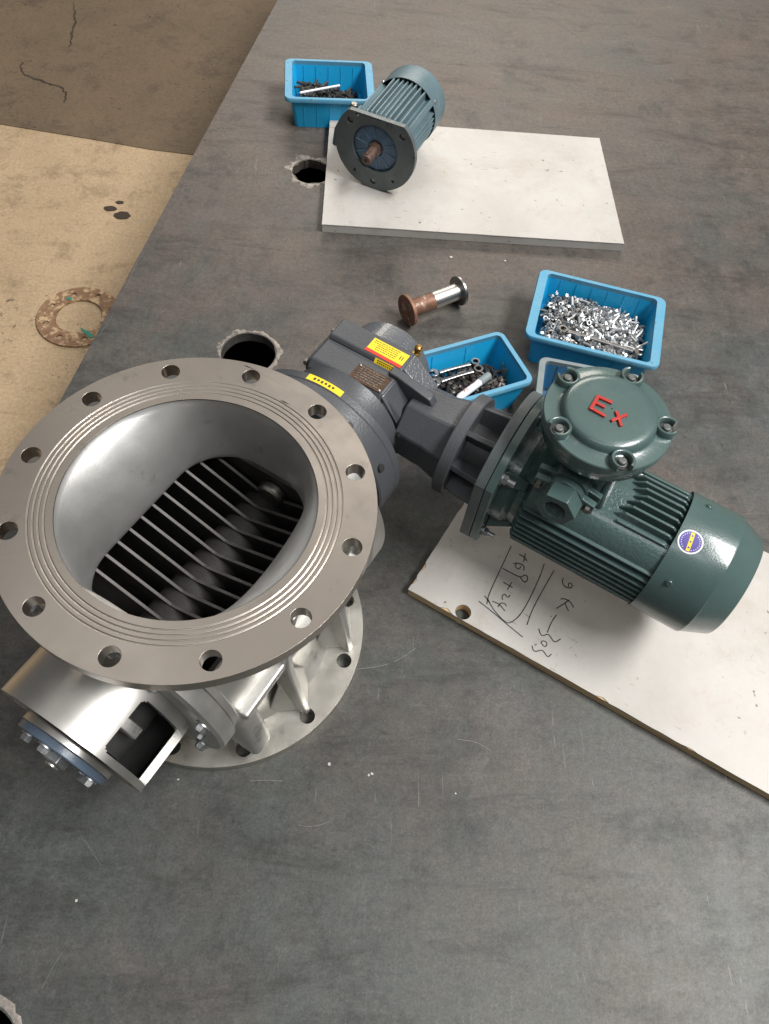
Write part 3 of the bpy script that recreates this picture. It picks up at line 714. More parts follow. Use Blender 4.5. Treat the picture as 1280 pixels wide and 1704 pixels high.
# side fins: horizontal plates on both sides
for side in (-1, 1):
    for k in range(8):
        zz = .044 - k * .0122
        yo = math.sqrt(RF ** 2 - zz ** 2)
        yo = min(yo, .0915); yi = math.sqrt(max(.079 ** 2 - zz ** 2, 0)) - .004
        xs = .052; xe = .266
        poly = [(xs + .010, yi), (xs, yo - .012), (xs + .007, yo), (xe - .003, yo), (xe, yo - .004), (xe, yi)]
        me = fin_mesh('fin', poly, .0040, 'green')
        put('fin', me, mot, TM(Matrix(((1, 0, 0, 0), (0, side, 0, 0), (0, 0, 1, zz), (0, 0, 0, 1)))), bevel=.0010)
# top fins behind the terminal box, bottom fins along the whole body
for k in range(9):
    yy = -.0500 + k * .0125
    zo = math.sqrt(RF ** 2 - yy ** 2) + .001; zi = math.sqrt(.079 ** 2 - yy ** 2) - .004
    xs = .172 + .02 * abs(k - 4) / 4 * -1 + .012
    poly = [(xs, zi), (xs + .002, zi + .008), (xs + .018, zo), (.252, zo), (.264, zo - .010), (.264, zi)]
    put('fin', fin_mesh('fin', poly, .0044, 'green'), mot, TM(Matrix(((1, 0, 0, 0), (0, 0, 1, yy), (0, 1, 0, 0), (0, 0, 0, 1)))), bevel=.0012)
    poly = [(.060, zi), (.066, zo), (.262, zo), (.264, zi)]
    put('fin', fin_mesh('fin', poly, .0044, 'green'), mot, TM(Matrix(((1, 0, 0, 0), (0, 0, 1, yy), (0, -1, 0, 0), (0, 0, 0, 1)))))
# fan cowl
b = MB()
b.lathe([(.0955, .2595), (.0970, .2595), (.0972, .335), (.0964, .3375), (.0950, .3390), (.0795, .3735), (.0775, .3755), (.001, .3755), (.001, .3740), (.077, .3740), (.0940, .3380), (.0955, .334)], TM(LX), 96, False, False, True)
cw = b.build('fan_cowl', 'green', mot, sharp=24)
for k in range(5):
    b = MB(); b.lathe([(.012 + .013 * k, .3757), (.016 + .013 * k, .3757), (.016 + .013 * k, .3763), (.012 + .013 * k, .3763)], TM(LX), 48, False, False, True); b.build('grille_ring', 'dark', cw)
for a in (148, 67, -32, -113):
    d = Vector((0, math.cos(R(a)), math.sin(R(a)))); p = Vector((.283, .0968 * d.y, .0968 * d.z)); M = AX(TM() @ p, d)
    b = MB(); b.lathe([(.0062, -.0005), (.0062, .0006), (.0042, .0008), (.0042, .0024), (.0034, .0032)], M, 18); b.build('screw', 'green', cw)
    b = MB(); b.box(-.0030, .0030, -.0005, .0005, .0030, .0034, M); b.build('screw_slot', 'black', cw)
# purple check sticker on the cowl
def sticker(name, mat, rr, fn, n=28):
    b = MB(); rg = []
    a0, x0 = R(110), .2795
    for ring in (1.0, .66, .33, .001):
        rg.append([(x0 + u_, rr * math.cos(a0 + w / rr), rr * math.sin(a0 + w / rr)) for u_, w in [fn(2 * math.pi * i / n, ring) for i in range(n)]])
    b.rings(rg, TM(), False, True); return b.build(name, mat, cw, sharp=60)
sticker('sticker', 'white', .09715, lambda t, k: (.0172 * k * math.cos(t), .0172 * k * math.sin(t)))
sticker('sticker_disc', 'purple', .09735, lambda t, k: (.0150 * k * math.cos(t), .0150 * k * math.sin(t)))
def band(t, k):
    x, y = .0026 * k * max(-1, min(1, 1.6 * math.cos(t))), .0138 * k * max(-1, min(1, 1.25 * math.sin(t)))
    c, s_ = math.cos(R(-8)), math.sin(R(-8)); return (x * c - y * s_, x * s_ + y * c)
sticker('sticker_band', 'yellow', .09755, band)
for w in (-.0085, 0, .0085):
    sticker('sticker_print', 'purple', .09775, lambda t, k, w=w: (.0013 * k * math.cos(t) + w * .14, .0013 * k * math.sin(t) + w))
for ang in range(0, 360, 15):
    if 60 < ang < 120 or 240 < ang < 300: continue
    sticker('sticker_print', 'white', .09750, lambda t, k, ang=ang: (.0124 * math.cos(R(ang)) + .0007 * k * math.cos(t), .0124 * math.sin(R(ang)) + .0007 * k * math.sin(t)), 8)

# terminal box
TX, TY = .367, .412
b = MB()
rg = []
for z, hx, hy, rr_, cx in ((.262, .062, .058, .02, .362), (.285, .056, .052, .022, .364), (.318, .054, .052, .03, .366), (.338, .058, .056, .045, TX), (.352, .072, .072, .07, TX), (.362, .080, .080, .079, TX), (.380, .081, .081, .080, TX)):
    rg.append([(x, y, z) for x, y in rrect(hx, hy, rr_, 10, cx, TY - .004)])
b.rings(rg, None, True, True)
tbx = b.build('terminal_box', 'green_cast', mot, sharp=40)
Mt = Matrix.Translation((TX, TY, 0))
b = MB(); b.lathe([(.001, .3802), (.0860, .3802), (.0872, .3815), (.0872, .3925), (.0860, .3940), (.0690, .3945), (.0655, .3965), (.0640, .4010), (.0622, .4052), (.0580, .4078), (.0500, .4086), (.001, .4090)], Mt, 96, False, False)
lid = b.build('terminal_lid', 'green', mot, sharp=38)
for k in range(5):
    a = R(17 + 72 * k); p = (TX + .0765 * math.cos(a), TY + .0765 * math.sin(a))
    b = MB(); rg = []
    n = 26
    for i in range(n + 1):                    # pocket ring, open outwards
        t = a + math.pi + R(-142 + 284 * i / n)
        rg.append([(p[0] + q * math.cos(t), p[1] + q * math.sin(t), z) for q, z in ((.0165, .3935), (.0162, .4030), (.0150, .4045), (.0128, .4045), (.0115, .4030), (.0113, .3935))])
    b.rings(rg, None, True, True); b.build('bolt_boss', 'green', mot, sharp=50)
    MB().lathe([(.0110, .3938), (.0110, .3952)], Matrix.Translation((*p, 0)), 22).build('bolt_recess', 'black', mot)
    MB().lathe([(.0078, .3951), (.0078, .3962), (.0058, .3964), (.0058, .4000), (.0046, .4012)], Matrix.Translation((*p, 0)), 22).build('bolt', 'lid_bolt', mot, bevel=.0004)
# raised red letters E x
def bar(b, p, q, w, z0=.4084, z1=.4122):
    p, q = Vector(p), Vector(q); d = (q - p).normalized(); nn = Vector((-d.y, d.x)) * w / 2; p = p - d * w / 2; q = q + d * w / 2
    b.prism([p + nn, p - nn, q - nn, q + nn], z0, z1)
b = MB(); bar(b, (.3435, .3945), (.3435, .4185), .0046); bar(b, (.3440, .4185), (.3615, .4195), .0044, z1=.4121); bar(b, (.3440, .4070), (.3565, .4072), .0040, z1=.4120); bar(b, (.3440, .3945), (.3625, .3935), .0044, z1=.41205)
b.build('letter_e', 'red', lid, bevel=.0006)
b = MB(); bar(b, (.3750, .3925), (.3865, .4105), .0042); bar(b, (.3745, .4080), (.3870, .3918), .0042, z1=.4121)
b.build('letter_x', 'red', lid, bevel=.0006)
# cable entry with clamp and hexagon
GX, GZ = .3655, .309
def yprism(b, poly, y0, y1): return b.prism(poly, y0, y1, Matrix(((1, 0, 0, 0), (0, 0, 1, 0), (0, 1, 0, 0), (0, 0, 0, 1))))
def oval(cx, cz, hw, hh, lug): 
    pts = []
    for i in range(40):
        t = 2 * math.pi * i / 40; x = hh * math.cos(t); z = hh * math.sin(t)
        pts.append((cx + x, cz + z))
    # add side lugs
    out = []
    for x, z in pts:
        dx = x - cx
        if abs(z - cz) < lug: out.append((cx + math.copysign(hw, dx), z))
        else: out.append((x, z))
    return out
b = MB(); yprism(b, oval(GX, GZ + .002, .047, .0285, .0115), .3405, .3500); b.build('clamp_plate', 'green', mot, bevel=.0012)
b = MB(); yprism(b, oval(GX, GZ, .045, .0280, .0110), .3240, .3345); b.build('clamp_plate', 'green', mot, bevel=.0012)
b = MB(); yprism(b, circ(GX, GZ + .004, .029, 40), .3345, .375); b.build('gland_body', 'green_cast', mot)
for dx in (-.037, .037):
    bolt(mot, (GX + dx, .3240, GZ), (0, -1, 0), BOLT_D)
b = MB(); hx = circ(GX, GZ, .0295, 6, R(8)); hl = circ(GX, GZ, .0155, 36)
Mg = Matrix(((1, 0, 0, 0), (0, 0, 1, 0), (0, 1, 0, 0), (0, 0, 0, 1)))
b.plate(hx, [hl], .2960, .3238, Mg); b.build('gland_nut', 'green', mot, bevel=.0016)
b = MB(); prof = []
for k in range(9): prof += [(.0154, .2965 + .003 * k), (.0142, .2980 + .003 * k)]
b.lathe(prof, Matrix(((1, 0, 0, GX), (0, 0, 1, 0), (0, 1, 0, GZ), (0, 0, 0, 1))), 36, False, True); b.build('gland_thread', 'green', mot, sharp=20)
# flank web from the terminal box to the body
b = MB(); b.add([(.412, .352, .262), (.424, .352, .250), (.424, .44, .285), (.412, .44, .285), (.404, .362, .335), (.414, .362, .330), (.414, .43, .335), (.404, .43, .335)],
               [(0, 3, 2, 1), (4, 5, 6, 7), (0, 1, 5, 4), (1, 2, 6, 5), (2, 3, 7, 6), (3, 0, 4, 7)]); b.build('box_web', 'green', mot, bevel=.003)

# ------------------------------------------------------------------ boards
def board(name, loc, rz, lx, ly, th, hole, label, chips, edge_mat='wood', ply=False):
    root = empty(name, loc, rz); tag(root, label, 'board')
    random.seed(len(label))
    out = []
    def run(p, q, n, amp):
        for i in range(n):
            t = i / n; d = Vector((q[0] - p[0], q[1] - p[1])).normalized(); nn = Vector((-d.y, d.x))
            off = random.uniform(0, amp) if 0 < i else 0
            if random.random() < chips: off += random.uniform(.002, .005)
            out.append((p[0] + (q[0] - p[0]) * t + nn.x * off, p[1] + (q[1] - p[1]) * t + nn.y * off))
    c = [(0, 0), (lx, 0), (lx, ly), (0, ly)]
    for i in range(4): run(c[i], c[(i + 1) % 4], 90 if i % 2 == 0 else 40, .0007)
    hl = [circ(*hole, 28)] if hole else []
    f = MB(); f.plate(out, hl, th - .0018, th); face = f.build('board_face', 'board', root)
    k = MB(); inset = [(min(max(x, .001), lx - .001), min(max(y, .001), ly - .001)) for x, y in [(0, 0), (lx, 0), (lx, ly), (0, ly)]]
    k.plate(inset, hl, .0005, th - .0018); k.build('board_core', edge_mat, root)
    return root, face
nb, nbf = board('white_board', (0.2989 - .004, 0.0783, 0), R(-29.7), 1.10, .412, .020, (.098, .0135, .0135), 'scuffed white board with handwriting and a drilled hole under the green motor', .05)
HAND = [[(0.3238, 0.3893), (0.3284, 0.3389), (0.3333, 0.2831), (0.3388, 0.2664)], [(0.3305, 0.3413), (0.3659, 0.3424), (0.3671, 0.35), (0.3724, 0.3525), (0.3767, 0.3477), (0.3768, 0.3401), (0.3719, 0.3384), (0.3643, 0.343)], [(0.3431, 0.3822), (0.3528, 0.3826), (0.3605, 0.3778)], [(0.3514, 0.3897), (0.356, 0.3728)], [(0.3425, 0.36), (0.3481, 0.3653), (0.357, 0.3673), (0.3617, 0.3645), (0.3632, 0.358)], [(0.3465, 0.3626), (0.3476, 0.3565), (0.355, 0.3546), (0.3561, 0.3631)], [(0.3438, 0.3183), (0.3616, 0.3183)], [(0.356, 0.3263), (0.3559, 0.3102)], [(0.3575, 0.2879), (0.3529, 0.2951), (0.3568, 0.3008), (0.3602, 0.2971), (0.3638, 0.2976), (0.3644, 0.3036)], [(0.3441, 0.2763), (0.3558, 0.2785), (0.3701, 0.2723)], [(0.3568, 0.2718), (0.3573, 0.2819), (0.3643, 0.2846), (0.3682, 0.2812)], [(0.3286, 0.2782), (0.3425, 0.2707)], [(0.3249, 0.2637), (0.3616, 0.2577), (0.3831, 0.2529), (0.4158, 0.2469)], [(0.3363, 0.2758), (0.3429, 0.27), (0.3584, 0.261), (0.3827, 0.2536), (0.3897, 0.2617), (0.3956, 0.2818), (0.3955, 0.3147), (0.3936, 0.3455), (0.3913, 0.3708), (0.3879, 0.3901)], [(0.4078, 0.3876), (0.4072, 0.3507), (0.4078, 0.2989), (0.4122, 0.2702)], [(0.4278, 0.3834), (0.4284, 0.3761), (0.4355, 0.3693), (0.4449, 0.3714), (0.4481, 0.3776), (0.4435, 0.3822), (0.4392, 0.3794), (0.4419, 0.3735)], [(0.4405, 0.3443), (0.4437, 0.3483), (0.4553, 0.35), (0.4654, 0.3422)], [(0.4415, 0.3247), (0.4487, 0.3401), (0.4533, 0.3509)], [(0.4499, 0.3409), (0.4607, 0.3317)], [(0.4464, 0.3142), (0.4446, 0.2976), (0.4466, 0.2766)], [(0.4391, 0.3061), (0.4406, 0.3064)], [(0.4318, 0.275), (0.4385, 0.2673), (0.4434, 0.267), (0.4477, 0.2743), (0.4523, 0.2742), (0.4613, 0.2682), (0.4656, 0.2689), (0.4703, 0.2789)], [(0.4451, 0.255), (0.4466, 0.26), (0.454, 0.2608), (0.4557, 0.2538), (0.4523, 0.2512), (0.4451, 0.255)], [(0.4351, 0.2421), (0.4394, 0.2363), (0.4445, 0.2353), (0.4512, 0.2439), (0.4559, 0.2435), (0.4625, 0.2393), (0.4664, 0.2391), (0.4683, 0.2465)]]
inv = Matrix.Rotation(R(29.7), 4, 'Z') @ Matrix.Translation((-.2949, -.0783, 0)) @ Matrix.Rotation(R(-30.5), 4, 'Z')
hw = MB()
for s_ in HAND:
    q = [inv @ Vector((*p, 0)) for p in smooth(s_)]
    hw.ribbon(q, .0017, .0201, .0204)
hw.build('handwriting', 'pen', nb)
fbd, _ = board('white_board', (.0955, .984, 0), R(.6), .706, .412, .022, None, 'white painted board under the small spare motor at the back', .0, 'board')

# ------------------------------------------------------------------ spare motor on the far board
SM = empty('spare_motor', (.207, 1.126, .022), 0)
tag(SM, 'small grey-green flange motor with bare shaft lying on the far white board', 'motor')
axd = Vector((.400, .917, 0)).normalized()      # from flange towards the cowl
XA = axd; ZA2 = Vector((0, 0, 1)); YA = ZA2.cross(XA)
MS2 = Matrix(((XA.x, YA.x, 0, 0), (XA.y, YA.y, 0, 0), (0, 0, 1, .1005), (0, 0, 0, 1)))
def S(M=Matrix.Identity(4)): return MS2 @ M
fpoly = [(y, min(z, .074)) for y, z in circ(0, 0, .1, 96)]
def inner_plate():
    b = MB()
    hl = [circ(.081 * math.cos(R(a)), .081 * math.sin(R(a)), .0075, 20) for a in (38, 142, 270)] + [circ(.082 * math.cos(R(a)), .082 * math.sin(R(a)), .0040, 12) for a in (55, 305, 232)] + [circ(0, 0, .056, 64)]
    b.plate(fpoly, hl, 0, .012, S(LX)); return b
inner_plate().build('motor_flange', 'flange_grey', SM, bevel=.0012)
b = MB(); b.lathe([(.056, .011), (.0555, .0095), (.050, .0062), (.020, .0050), (.019, .0090), (.012, .0095)], S(LX), 64, False, True); rec = b.build('flange_recess', 'blueface', SM)
for k in range(10):
    a = 2 * math.pi * k / 10 + .2
    MB().box(.0030, .0062, .024, .050, -.0012, .0012, S(Matrix.Rotation(a, 4, 'X'))).build('recess_rib', 'blueface', SM)
b = MB(); b.lathe([(.001, -.047), (.0105, -.047), (.0118, -.0455), (.0118, -.006), (.0150, -.004), (.0150, .009)], S(LX), 32, False, False); sh_ = b.build('shaft', 'shaft_rust', SM)
b = MB(); b.box(-.044, -.014, -.0025, .0025, .0112, .0138, S()); b.build('shaft_key', 'shaft_rust', SM)
MB().lathe([(.0036, -.0475), (.0036, -.0468)], S(LX), 14).build('centre_hole', 'black', SM)
for a in (38, 142, 270): MB().lathe([(.0056, .0045), (.0056, .0118)], S(Matrix.Translation((0, .081 * math.cos(R(a)), .081 * math.sin(R(a))))) @ LX, 16).build('flange_screw', 'bolt_dark', SM)
b = MB(); b.lathe([(.03, .012), (.066, .013), (.066, .200), (.03, .200)], S(LX), 64, False, False, True); b.build('motor_body', 'green_dull', SM)
RS = .0770
for k in range(8):
    yy = -.046 + k * .0112; zo = min(math.sqrt(RS ** 2 - yy ** 2) + .002, .074); zi = math.sqrt(.064 ** 2 - yy ** 2) - .003
    poly = [(.014, zi), (.014, zo - .004), (.020, zo), (.172, zo), (.178, zi)]
    for sg in (1, -1): put('fin', fin_mesh('fin', poly, .0036, 'green_dull'), SM, S(Matrix(((1, 0, 0, 0), (0, 0, 1, yy), (0, sg, 0, 0), (0, 0, 0, 1)))), bevel=.0008)
for k in range(7):
    zz = .020 - k * .0112; yo = math.sqrt(RS ** 2 - zz ** 2); yi = math.sqrt(.064 ** 2 - zz ** 2) - .003
    poly = [(.014, yi), (.014, yo), (.176, yo), (.178, yi)]
    for sg in (1, -1): put('fin', fin_mesh('fin', poly, .0036, 'green_dull'), SM, S(Matrix(((1, 0, 0, 0), (0, sg, 0, 0), (0, 0, 1, zz), (0, 0, 0, 1)))), bevel=.0008)
for sg in (-1, 1):
    b = MB(); b.box(.014, .176, -.007, .007, .060, .081, S(Matrix.Rotation(sg * R(56), 4, 'X'))); b.build('body_rail', 'green_dull', SM, bevel=.002)
b = MB(); b.lathe([(.0785, .168), (.0800, .168), (.0800, .228), (.0785, .2335), (.074, .236), (.001, .236), (.001, .2345), (.0735, .2345), (.0785, .228)], S(LX), 72, False, False, True); b.build('fan_cowl', 'green_dull', SM, sharp=28)
for a in (35, -30, 150): 
    d = Vector((0, math.cos(R(a)), math.sin(R(a)))); MB().lathe([(.005, 0), (.005, .002), (.003, .003)], AX(S() @ Vector((.182, .0795 * d.y, .0795 * d.z)), S().to_3x3() @ d), 14).build('screw', 'zinc', SM)
# cable-box bracket at the upper left of the flange
b = MB(); b.prism([(.060, .060), (.092, .044), (.108, .010), (.113, -.03), (.104, -.034), (.098, .004), (.078, .034), (.05, .046)], .010, .052, S(LX)); b.build('cable_box_base', 'green_dull', SM, bevel=.002)
MB().lathe([(.009, 0), (.009, .012), (.007, .014)], AX(S() @ Vector((.032, .070, .056)), (0, 0, 1)), 16).build('cable_stub', 'bolt_dark', SM, bevel=.0008)

# ------------------------------------------------------------------ bins
def parts_bin(loc, rz, L, Wd, H, label, worn=False, end=.016, ribs=6):
    root = empty('parts_bin', loc, rz); tag(root, label, 'bin', 'plastic parts bins on the steel table')
    hx, hy = L / 2, Wd / 2; tp = .014; t = .0028
    def rg(dx, dy, r, z): return [(x, y, z) for x, y in rrect(hx + dx, hy + dy, r, 5)]
    b = MB()
    e = end
    b.rings([rg(-tp - e * .6, -tp, .010, .0006), rg(-e, -.006, .011, H - .010), rg(-e - t, -.006 - t, .010, H - .010), rg(-tp - e * .6 - t, -tp - t, .008, .004)], None, True, True)
    for sy in (-1, 1):
        for k in range(1, ribs):
            xx = -hx + e + (L - 2 * e) * k / ribs
            for off, d in ((-.0010, 1), (-.0045, -1)):
                y0b, y1b = sy * (hy - tp), sy * (hy - .006)
                o0 = sy * .0012 if d > 0 else -sy * (t + .0012); w = .0014
                b.add([(xx - w, y0b, .003), (xx + w, y0b, .003), (xx + w, y1b, H - .011), (xx - w, y1b, H - .011), (xx - w * .6, y0b + o0, .003), (xx + w * .6, y0b + o0, .003), (xx + w * .6, y1b + o0, H - .011), (xx - w * .6, y1b + o0, H - .011)],
                      [(0, 3, 2, 1), (4, 5, 6, 7), (0, 1, 5, 4), (1, 2, 6, 5), (2, 3, 7, 6), (3, 0, 4, 7)])
    body_ = b.build('bin_body', 'blue_worn' if worn else 'blue', root, sharp=40)
    b = MB()
    b.rings([rg(-e - .0005, -.0065, .011, H - .0098), rg(0, 0, .016, H - .0098), rg(.0006, .0006, .0165, H - .0030), rg(-.0010, -.0010, .016, H), rg(-e - t, -.006 - t, .010, H), rg(-e - t, -.006 - t, .010, H - .0098)], None, False, False, True)
    b.build('bin_rim', 'lip_worn' if worn else 'lip', root, sharp=40)
    return root
BA = parts_bin((.0855, 1.467, 0), R(4.5), .226, .182, .082, 'blue parts bin of dark screws behind the small spare motor', ribs=6)
BB = parts_bin((.678, .684, 0), R(-14.5), .272, .205, .082, 'large blue parts bin heaped with bright zinc nuts and bolts', ribs=7)
BC = parts_bin((.396, .514, 0), R(24.0), .236, .140, .084, 'blue parts bin of black bolts and spanners beside the gearbox', end=.007, ribs=3)
BD = parts_bin((.636, .476, 0), R(-10), .205, .150, .080, 'dusty blue bin with grey rim half hidden behind the terminal box', worn=True, end=.010)
b = MB(); b.prism([(-.010, .026), (.010, .026), (.010, .052), (.004, .052), (.004, .044), (-.004, .044), (-.004, .052), (-.010, .052)], 0, .0012, Matrix.Translation((.236 / 2 - .0185, .006, 0)) @ Matrix(((0, 0, -1, 0), (1, 0, 0, 0), (0, 1, 0, 0), (0, 0, 0, 1))))
b.build('label_clip', 'lip_worn', BC)

def nut_mesh(r, h, mat, nm): 
    b = MB(); b.plate(circ(0, 0, r, 6), [circ(0, 0, r * .56, 10)], -h / 2, h / 2); return b.mesh(nm, 30, (mat,))
def washer_mesh(r, mat, nm):
    b = MB(); b.plate(circ(0, 0, r, 14), [circ(0, 0, r * .55, 10)], -.0006, .0006); return b.mesh(nm, 30, (mat,))
def screw_mesh(r, l, mat, nm, cap=True):
    b = MB(); b.lathe([(r, 0), (r, l)], None, 10)
    if cap: b.lathe([(r * 1.6, -r * 1.7), (r * 1.7, 0)], None, 12)
    else: b.prism(circ(0, 0, r * 1.85, 6), -r * 1.4, 0)
    return b.mesh(nm, 30, (mat,))
def rnd(): return Matrix.Rotation(random.uniform(0, 6.28), 4, 'Z') @ Matrix.Rotation(random.uniform(0, 3.14), 4, 'Y') @ Matrix.Rotation(random.uniform(0, 6.28), 4, 'X')
def lay(tilt=.5): return Matrix.Rotation(random.uniform(0, 6.28), 4, 'Z') @ Matrix.Rotation(math.pi / 2 + random.uniform(-tilt, tilt), 4, 'Y')

random.seed(5)
def heap(binroot, rz, hx, hy, hz, count, meshes, pick, names, labels, group, tilt=.5):
    c = Vector(binroot.location)
    for i in range(count):
        x, y = random.uniform(-hx, hx), random.uniform(-hy, hy)
        k = pick(x / hx, y / hy)
        z = hz(x / hx, y / hy) + random.uniform(-.004, .004)
        p = Matrix.Rotation(rz, 4, 'Z') @ Vector((x, y, 0)) + c; p.z = z
        o = put(names[k], meshes[k], None, Matrix.Translation(p) @ (rnd() if k != 1 else lay(tilt)))
        tag(o, labels[k], names[k].replace('_', ' ').split()[-1], group[k])
def heap_stuff(binroot, hx, hy, hz, count, gens, mat, label, cat):
    b = MB()
    for i in range(count):
        x, y = random.uniform(-hx, hx), random.uniform(-hy, hy); z0 = hz(x / hx, y / hy)
        g_ = random.choice(gens); M = Matrix.Translation((x, y, random.uniform(max(.006, z0 - .018), z0 - .002))) @ (rnd() if g_ == 0 else lay(.3))
        if g_ == 0: b.plate(circ(0, 0, .0062, 6), [circ(0, 0, .0035, 8)], -.0025, .0025, M)
        else: b.lathe([(.0062, -.004), (.0062, 0), (.0037, .0002), (.0037, .020)], M, 8)
    # ground layer so that nothing shows through
    n = 14
    vs = [((-1 + 2 * i / n) * hx, (-1 + 2 * j / n) * hy, max(.006, hz(-1 + 2 * i / n, -1 + 2 * j / n) - .014)) for j in range(n + 1) for i in range(n + 1)]
    b.add(vs, [(j * (n + 1) + i, j * (n + 1) + i + 1, (j + 1) * (n + 1) + i + 1, (j + 1) * (n + 1) + i) for j in range(n) for i in range(n)])
    o = b.build('fastener_heap', mat, None); o.location = binroot.location; o.rotation_euler = binroot.rotation_euler
    tag(o, label, cat, kind='stuff'); return o
hzB = lambda u, v_: .052 - .012 * max(0, u - .2) - .010 * max(0, v_ - .1) * (1 + u) + .003 * math.cos(3.2 * u)
heap_stuff(BB, .098, .074, hzB, 520, (0, 1), 'bolt_dark', 'lower heap of small zinc fasteners filling the large blue bin', 'fasteners')  # under-layer coloured darker than zinc to paint shade into the gaps
NZ = nut_mesh(.0055, .0046, 'zinc', 'hex_nut'); BZ = screw_mesh(.0034, .020, 'zinc', 'zinc_bolt', False); WZ = washer_mesh(.0064, 'zinc', 'flat_washer')
heap(BB, R(-14.5), .102, .078, hzB, 560, (NZ, BZ, WZ), lambda u, v_: (random.choice((0, 0, 0, 2)) if u < -.1 + random.uniform(-.5, .35) else random.choice((1, 1, 1, 0))),
     ('hex_nut', 'zinc_bolt', 'flat_washer'), ('bright zinc hexagon nut heaped in the large blue bin', 'bright zinc bolt heaped in the large blue bin', 'bright zinc washer heaped in the large blue bin'),
     ('zinc nuts in the large bin', 'zinc bolts in the large bin', 'zinc washers in the large bin'))
hzC = lambda u, v_: .026 + .008 * math.sin(2 * u + v_) - .004 * v_
heap_stuff(BC, .082, .040, hzC, 160, (0, 1), 'oxide', 'lower heap of black fasteners filling the bin beside the gearbox', 'fasteners')
NX = nut_mesh(.0080, .0070, 'oxide', 'black_nut'); SX = screw_mesh(.0042, .026, 'oxide', 'black_screw', True)
heap(BC, R(24), .084, .043, hzC, 130, (NX, SX), lambda u, v_: random.choice((0, 1, 1)), ('black_nut', 'black_screw'),
     ('black hexagon nut heaped in the bin beside the gearbox', 'black socket screw heaped in the bin beside the gearbox'), ('black nuts in the middle bin', 'black screws in the middle bin'))
hzA = lambda u, v_: .030 - .012 * u + .004 * math.sin(3 * v_)
heap_stuff(BA, .074, .060, hzA, 420, (0, 1), 'oxide', 'small dark oily screws heaped in the far blue bin', 'screws')
hzD = lambda u, v_: .030
ND = nut_mesh(.0105, .009, 'zinc', 'large_nut'); heap(BD, R(-10), .074, .050, hzD, 34, (ND,), lambda u, v_: 0, ('large_nut',), ('large bright nut lying in the dusty grey-rimmed bin',), ('large nuts in the grey-rimmed bin',))

# spanners, electrode and paint marker
def spanner(name, p, q, z0, z1, w, label):
    p, q = Vector(p), Vector(q); L_ = (q - p).length; a = math.atan2(q.y - p.y, q.x - p.x)
    o = empty(name, (p.x, p.y, z0), a); o.rotation_euler = (0, -math.atan2(z1 - z0, L_), a); tag(o, label, 'spanner')
    b = MB(); b.rings([[(x, y * k, z) for y, z in rrect(w * .42, .0026, .0022, 3)] for x, k in ((.012, 1.25), (.03, .95), (L_ * .5, .85), (L_ - .03, .95), (L_ - .012, 1.25))], None, True, True); b.build('handle', 'chrome', o)
    b = MB(); b.plate(circ(0, 0, w * .95, 36), [circ(0, 0, w * .58, 12)], -.0045, .0045); b.build('ring_end', 'chrome', o, bevel=.0008)
    b = MB(); pts = []
    for i in range(25):
        t = R(40 + 280 * i / 24); pts.append((L_ + w * 1.05 * math.cos(t), w * 1.05 * math.sin(t)))
    pts += [(L_ + w * .62, -w * .42), (L_ - w * .1, -w * .45), (L_ - w * .1, w * .45), (L_ + w * .62, w * .42)]
    b.prism(pts, -.0040, .0040); b.build('open_end', 'chrome', o, bevel=.0008)
    return o
spanner('spanner', (.609, .661), (.762, .614), .061, .058, .0100, 'dark steel spanner lying on the zinc bolts in the large bin')
spanner('spanner', (.427, .573), (.343, .537), .043, .043, .0095, 'upper of two steel spanners in the bin beside the gearbox')
spanner('spanner', (.432, .555), (.346, .514), .043, .043, .0100, 'lower of two steel spanners in the bin beside the gearbox')
el = MB(); el.tube([(.016, 1.395, .083), (.062, 1.448, .066), (.110, 1.503, .048)], .0028, 10)
tag(el.build('welding_electrode', 'white', None), 'thin pale rod laid across the far blue bin', 'rod')
mk = empty('paint_marker', (.451, .535, .050), R(225)); tag(mk, 'white paint marker with red lettering on the black bolts', 'marker')
MB().lathe([(.0070, 0), (.0078, .002), (.0078, .028), (.0072, .030), (.0072, .085), (.004, .092)], AX((0, 0, 0), (1, 0, 0)), 24).build('marker_barrel', 'white', mk)
MB().lathe([(.0080, .0), (.0080, .028)], AX((0, 0, 0), (1, 0, 0)), 24).build('marker_cap', 'lip_worn', mk)
fc = bpy.data.curves.new('lettering', 'FONT'); fc.body = 'PAINT'; fc.size = .0135; fc.extrude = .0002; fc.align_x = 'CENTER'; fc.align_y = 'CENTER'
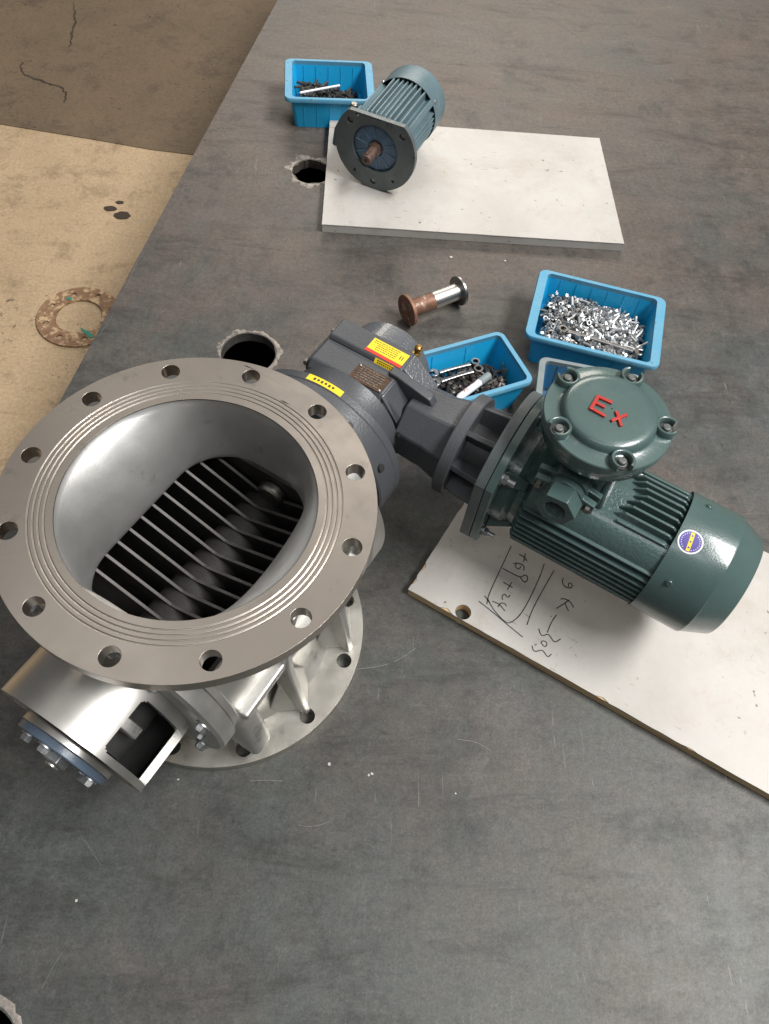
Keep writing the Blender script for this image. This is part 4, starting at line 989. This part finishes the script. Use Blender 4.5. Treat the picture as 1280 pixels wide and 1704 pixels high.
to = bpy.data.objects.new('tmp_text', fc); COL.objects.link(to); bpy.context.view_layer.update()
me = bpy.data.meshes.new_from_object(to.evaluated_get(bpy.context.evaluated_depsgraph_get())); bpy.data.objects.remove(to)
for vv in me.vertices:      # wrap the letters round the barrel
    a = vv.co.y / .0076; rr_ = .0074 + vv.co.z
    vv.co = Vector((.056 - vv.co.x, -rr_ * math.sin(a), rr_ * math.cos(a)))
me.materials.clear(); me.materials.append(MT['red']); put('marker_lettering', me, mk)

# steel spool between the bins and the hole
p0, p1 = Vector((.292, .716, .034)), Vector((.402, .784, .034)); d = (p1 - p0)
sp = empty('steel_spool', (.347, .75, 0), 0); tag(sp, 'rusty steel spool with two end discs lying behind the gearbox', 'spool')
M = Matrix.Translation((-.347, -.75, 0)) @ AX(p0, d); Ld = d.length
MB().lathe([(.001, -.004), (.033, -.004), (.034, -.003), (.034, .003), (.033, .004), (.018, .004)], M, 48, False, False).build('end_disc', 'rust', sp, bevel=.0005)
MB().lathe([(.018, .002), (.018, Ld * .48)], M, 40, False, False).build('rusty_tube', 'rust', sp)
MB().lathe([(.0183, Ld * .48), (.0183, Ld)], M, 40, False, False).build('bare_tube', 'smooth', sp)
MB().lathe([(.0183, Ld - .003), (.031, Ld - .003), (.032, Ld - .002), (.032, Ld + .003), (.031, Ld + .004), (.001, Ld + .004)], M, 48, False, False).build('end_disc', 'chrome', sp, bevel=.0005)

# little chips of paint on the plate
random.seed(3)
for x, y, s_ in ((.1785, -.206, .0032), (.2430, -.218, .0024), (.2385, -.2200, .0018), (.368, -.242, .0016), (-.150, -.395, .0018), (-.04, -.235, .0016), (.395, .930, .004), (.52, .93, .003)):
    b = MB(); b.prism([(s_ * random.uniform(.6, 1.2) * math.cos(t), s_ * random.uniform(.6, 1.2) * math.sin(t)) for t in [6.283 * i / 6 for i in range(6)]], .0002, .0012)
    o = b.build('paint_chip', 'chip', None); o.location = (x, y, 0)
    tag(o, 'tiny pale paint chip lying loose on the steel table', 'paint chip', 'loose paint chips on the table')
